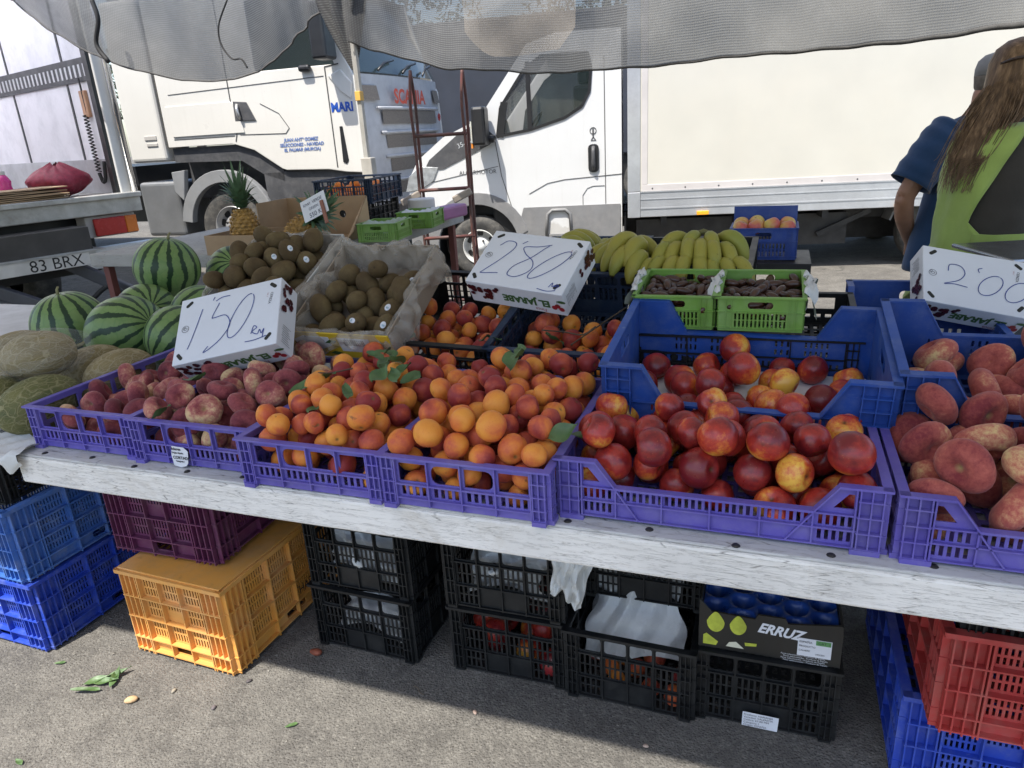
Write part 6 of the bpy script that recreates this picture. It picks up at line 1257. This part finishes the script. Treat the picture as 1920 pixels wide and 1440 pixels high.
mb = MB(); mb.tube([(.02 + .072 * cos(a * .42), .072 * sin(a * .42), 1.525 + .012 * sin(a * .42)) for a in range(16)], .012, 8); mb.build('collar', NAVY, man, 'all')
GREYC = fabric('grey cap cloth', (.20, .20, .205)); mb = MB(); M_ = Matrix.Translation((.04, .02, 1.655)) @ Matrix.Rotation(-.9, 4, 'Z')
mb.loft([[M_ @ p for p in ering((0, -.002, z), rx, ry, 24)] for z, rx, ry in ((.0, .083, .107), (.04, .084, .108), (.075, .075, .096), (.10, .05, .065), (.112, .01, .015))], False); mb.add([M_ @ Vector((.07 * sin(a), .085 * cos(a) + (.075 if j else 0) * cos(a), .012 - .015 * j)) for j in (0, 1) for a in [(-1 + .25 * i) for i in range(9)]], [(i, i + 1, i + 10, i + 9) for i in range(8)]); o = mb.build('cap', GREYC, man, 'all'); md = o.modifiers.new('t', 'SOLIDIFY'); md.thickness = .005
HAIRG = pbr('short grey hair', (.16, .14, .12), .7, .3, 40); mb = MB(); mb.loft([[M_ @ p for p in ering((0, -.012, z), rx, ry, 20)] for z, rx, ry in ((-.07, .06, .078), (-.04, .076, .094), (.01, .081, .10))], False); mb.build('hair', HAIRG, man, 'all')
TROU = fabric('beige trousers', (.30, .26, .20))
for s in (-1, 1): mb = MB(); mb.tube(spline([(s * .085 - .03, 0, .90), (s * .095 - .02, .01, .6), (s * .10, 0, .06)], 5), [.125 - .004 * k for k in range(11)], 18, False); mb.build('trouser_leg', TROU, man, 'all')
# ---- seller in a green tabard
wx, wy = 1.985, 2.92
wom = empty('person', Matrix.Translation((wx, wy, 0)), 'person with long brown hair in a lime green tabard over a dark T-shirt, turned away', 'person', 'stall sellers')
mb = MB()
TOR = ((.80, .00, .175, .155), (.92, .0, .185, .165), (1.03, .0, .175, .155), (1.15, .0, .168, .15), (1.28, .0, .172, .155), (1.38, .0, .165, .135), (1.45, .01, .13, .105), (1.49, .02, .075, .07), (1.53, .03, .055, .055), (1.60, .03, .052, .055))
mb.loft([ering((cx, 0, z), rx, ry) for z, cx, rx, ry in TOR]); head(mb, Vector((.03, .03, 1.625)), 1.0, .96)
for s, P in ((1, [(.12, -.05, 1.41), (.19, -.10, 1.28), (.21, -.08, 1.12), (.20, .06, 1.02), (.14, .20, 1.0)]), (-1, [(.04, .12, 1.41), (.02, .18, 1.28), (.03, .22, 1.13), (-.02, .27, 1.03), (.08, .30, 1.0)])):
    limb(mb, P, (.056, .05, .043, .036, .026)); hand(mb, P[-1], (Vector(P[-1]) - Vector(P[-2])), s)
for s in (-1, 1): limb(mb, [(s * .08, 0, .85), (s * .09, .01, .62), (s * .09, 0, .46), (s * .09, -.01, .26), (s * .09, 0, .08)], (.10, .08, .058, .054, .042)); mb.loft([ering((s * .09 - .03, .03, .03), .09, .04), ering((s * .09 - .02, .03, .06), .05, .035)])
one_skin('body', mb, SKIN, wom)
TEE = fabric('dark brown T-shirt', (.035, .030, .024)); mb = MB(); tee = [ering((cx, 0, z), rx + .016, ry + .016, 40) for z, cx, rx, ry in TOR[:8]]
def tw2(p):
    q = atan2(p.y, p.x); f = max(0, 1 - abs(p.z - 1.12) / .16); return Vector((p.x * (1 + .018 * f * sin(60 * p.z + 3 * q) + .01 * sin(9 * q + 14 * p.z)), p.y * (1 + .03 * f * sin(55 * p.z + 2 * q) + .012 * sin(7 * q - 11 * p.z)), p.z))
fine = []
for a, b in zip(tee[:-1], tee[1:]): fine += [[a[k].lerp(b[k], t / 6) for k in range(40)] for t in range(6)]
mb.loft([[tw2(p) for p in r] for r in fine + [tee[-1]]], False); mb.build('t_shirt', TEE, wom, 'all')
mb = MB(); Q = spline([(.10, -.04, 1.42), (.17, -.09, 1.32), (.195, -.105, 1.20), (.20, -.105, 1.14)], 5); mb.tube(Q, [.08 - .001 * k + .003 * sin(k * 2) for k in range(len(Q))], 20, False); mb.build('sleeve', TEE, wom, 'all')
mb = MB(); Q = spline([(.04, .10, 1.42), (.02, .17, 1.30), (.03, .20, 1.16)], 5); mb.tube(Q, [.078] * len(Q), 18, False); mb.build('sleeve', TEE, wom, 'all')
LIME = fabric('lime green tabard cloth', (.29, .39, .095)); 
def tors(z):
    for a, b in zip(TOR[:-1], TOR[1:]):
        if a[0] <= z <= b[0]:
            t = (z - a[0]) / (b[0] - a[0]); return [lerp(a[i], b[i], t) for i in (1, 2, 3)]
    return list(TOR[0][1:]) if z < TOR[0][0] else list(TOR[-1][1:])
def apron(a0f, a1f, z0, z1, off=.032, flare=0.0, nu=26, nv=30):
    def fn(a, b):
        z = lerp(z0, z1, b); cx, rx, ry = tors(max(.8, z)); q = radians(lerp(a0f(z), a1f(z), a)); o_ = off + flare * max(0, 1.0 - z) + .006 * sin(5 * q + 17 * z) + .004 * sin(13 * q - 9 * z)
        return Vector((cx + (rx + o_) * cos(q), (ry + o_) * sin(q), z))
    mb = MB(); mb.grid(fn, nu, nv); o = mb.build('tabard_panel', LIME, wom, 'all'); md = o.modifiers.new('t', 'SOLIDIFY'); md.thickness = .004; return o
e1 = lambda z: 215 + 52 * max(0, (z - 1.10) / .38) ** 1.2 + (28 * max(0, 1 - abs(z - 1.02) / .09)) - 55 * max(0, (.98 - z) / .2)
apron(lambda z: 75 - 20 * max(0, (z - 1.3) / .2), lambda z: e1(z), .72, 1.47, .034, .30)
apron(lambda z: -40 - 20 * max(0, (z - 1.1) / .38), lambda z: 50, .72, 1.47, .034, .12)
apron(lambda z: 222, lambda z: 325, 1.005, 1.065, .036)
mb = MB()
for q in (243, 262): mb.lathe([(.0001, .003), (.006, .002), (.007, 0)], 10, Matrix.Translation((.215 * cos(radians(q)), .197 * sin(radians(q)), 1.035)) @ Matrix.Rotation(pi / 2, 4, 'X'))
mb.build('snap_fasteners', STEEL, wom)
TR2 = fabric('khaki trousers', (.27, .245, .19))
mb = MB(); mb.loft([ering((0, 0, z), rx, ry, 28) for z, rx, ry in ((.70, .19, .16), (.80, .196, .172), (.9, .2, .178), (.99, .19, .17))], False); mb.build('waistband', TR2, wom, 'all')
for s in (-1, 1): mb = MB(); mb.tube(spline([(s * .085, 0, .84), (s * .09, .01, .55), (s * .09, 0, .06)], 5), [.115 - .004 * k for k in range(11)], 18, False); mb.build('trouser_leg', TR2, wom, 'all')
HAIR = None
def hairmat():
    m, nt, b, tc = newmat('long brown hair'); oi = tc.outputs['Object']
    mp = _n(nt, 'ShaderNodeMapping'); mp.inputs['Scale'].default_value = (60, 60, 2); nt.links.new(oi, mp.inputs[0]); f = _noise(nt, mp.outputs[0], 1, 4, .6)
    c = _ramp(nt, f, [(.3, (.06, .036, .02)), (.5, (.15, .092, .05)), (.72, (.32, .21, .12))]); nt.links.new(c, b.inputs['Base Color']); b.inputs['Roughness'].default_value = .42; b.inputs['Specular IOR Level'].default_value = .35; b.inputs['Anisotropic'].default_value = .4
    bump(nt, b, f, .2, .004); return m
HAIR = hairmat(); rg = random.Random(5); mb = MB()
hc = Vector((.03, .03, 1.645))
mb.loft([ering((hc.x + ox, hc.y + oy, hc.z + z), rx, ry, 26) for z, rx, ry, ox, oy in ((.128, .012, .012, .0, -.005), (.118, .05, .05, 0, -.006), (.09, .083, .086, -.004, -.008), (.04, .098, .104, -.010, -.012), (-.02, .10, .10, -.02, -.022), (-.09, .092, .085, -.045, -.035), (-.16, .083, .062, -.085, -.055), (-.23, .068, .048, -.135, -.072), (-.30, .05, .036, -.175, -.085), (-.36, .033, .025, -.20, -.09), (-.40, .012, .010, -.215, -.092))])
for k in range(800):
    q = rg.uniform(pi * .55, 2 * pi * .98); r0 = rg.uniform(.75, 1.03); z0 = rg.uniform(.0, .115); f = sqrt(max(.05, 1 - (z0 / .125) ** 2))
    p0 = hc + Vector((.10 * f * cos(q) * r0, .106 * f * sin(q) * r0 - .01, z0)); e = rg.gauss(0, .016); sp = rg.gauss(0, 1); end = rg.uniform(.30, .43)
    P = [p0, hc + Vector((-.02 + .098 * cos(q), -.03 + .098 * sin(q), -.03)), hc + Vector((-.085 + (.086 + e) * cos(q), -.055 + .066 * sin(q) + e, -.16)), hc + Vector((-.16 + (.062 + e * 1.5) * cos(q), -.08 + .045 * sin(q) + e, -.28)), hc + Vector((-.205 + (.035 + e * 2) * cos(q) + .012 * sp, -.09 + .03 * sin(q) + e, -end))]
    mb.tube(spline(P, 4), [.0024 * (1 - .75 * i / 16) for i in range(17)], 4, False)
mb.build('hair', HAIR, wom, 'all')
mb = MB(); mb.tube(spline([hc + Vector((-.10, -.045, .035)), hc + Vector((-.075, -.095, .05)), hc + Vector((-.01, -.12, .055))], 5), .006, 6); mb.build('hair_clip', pbr('brown clip', (.05, .03, .02), .3), wom, 'all')
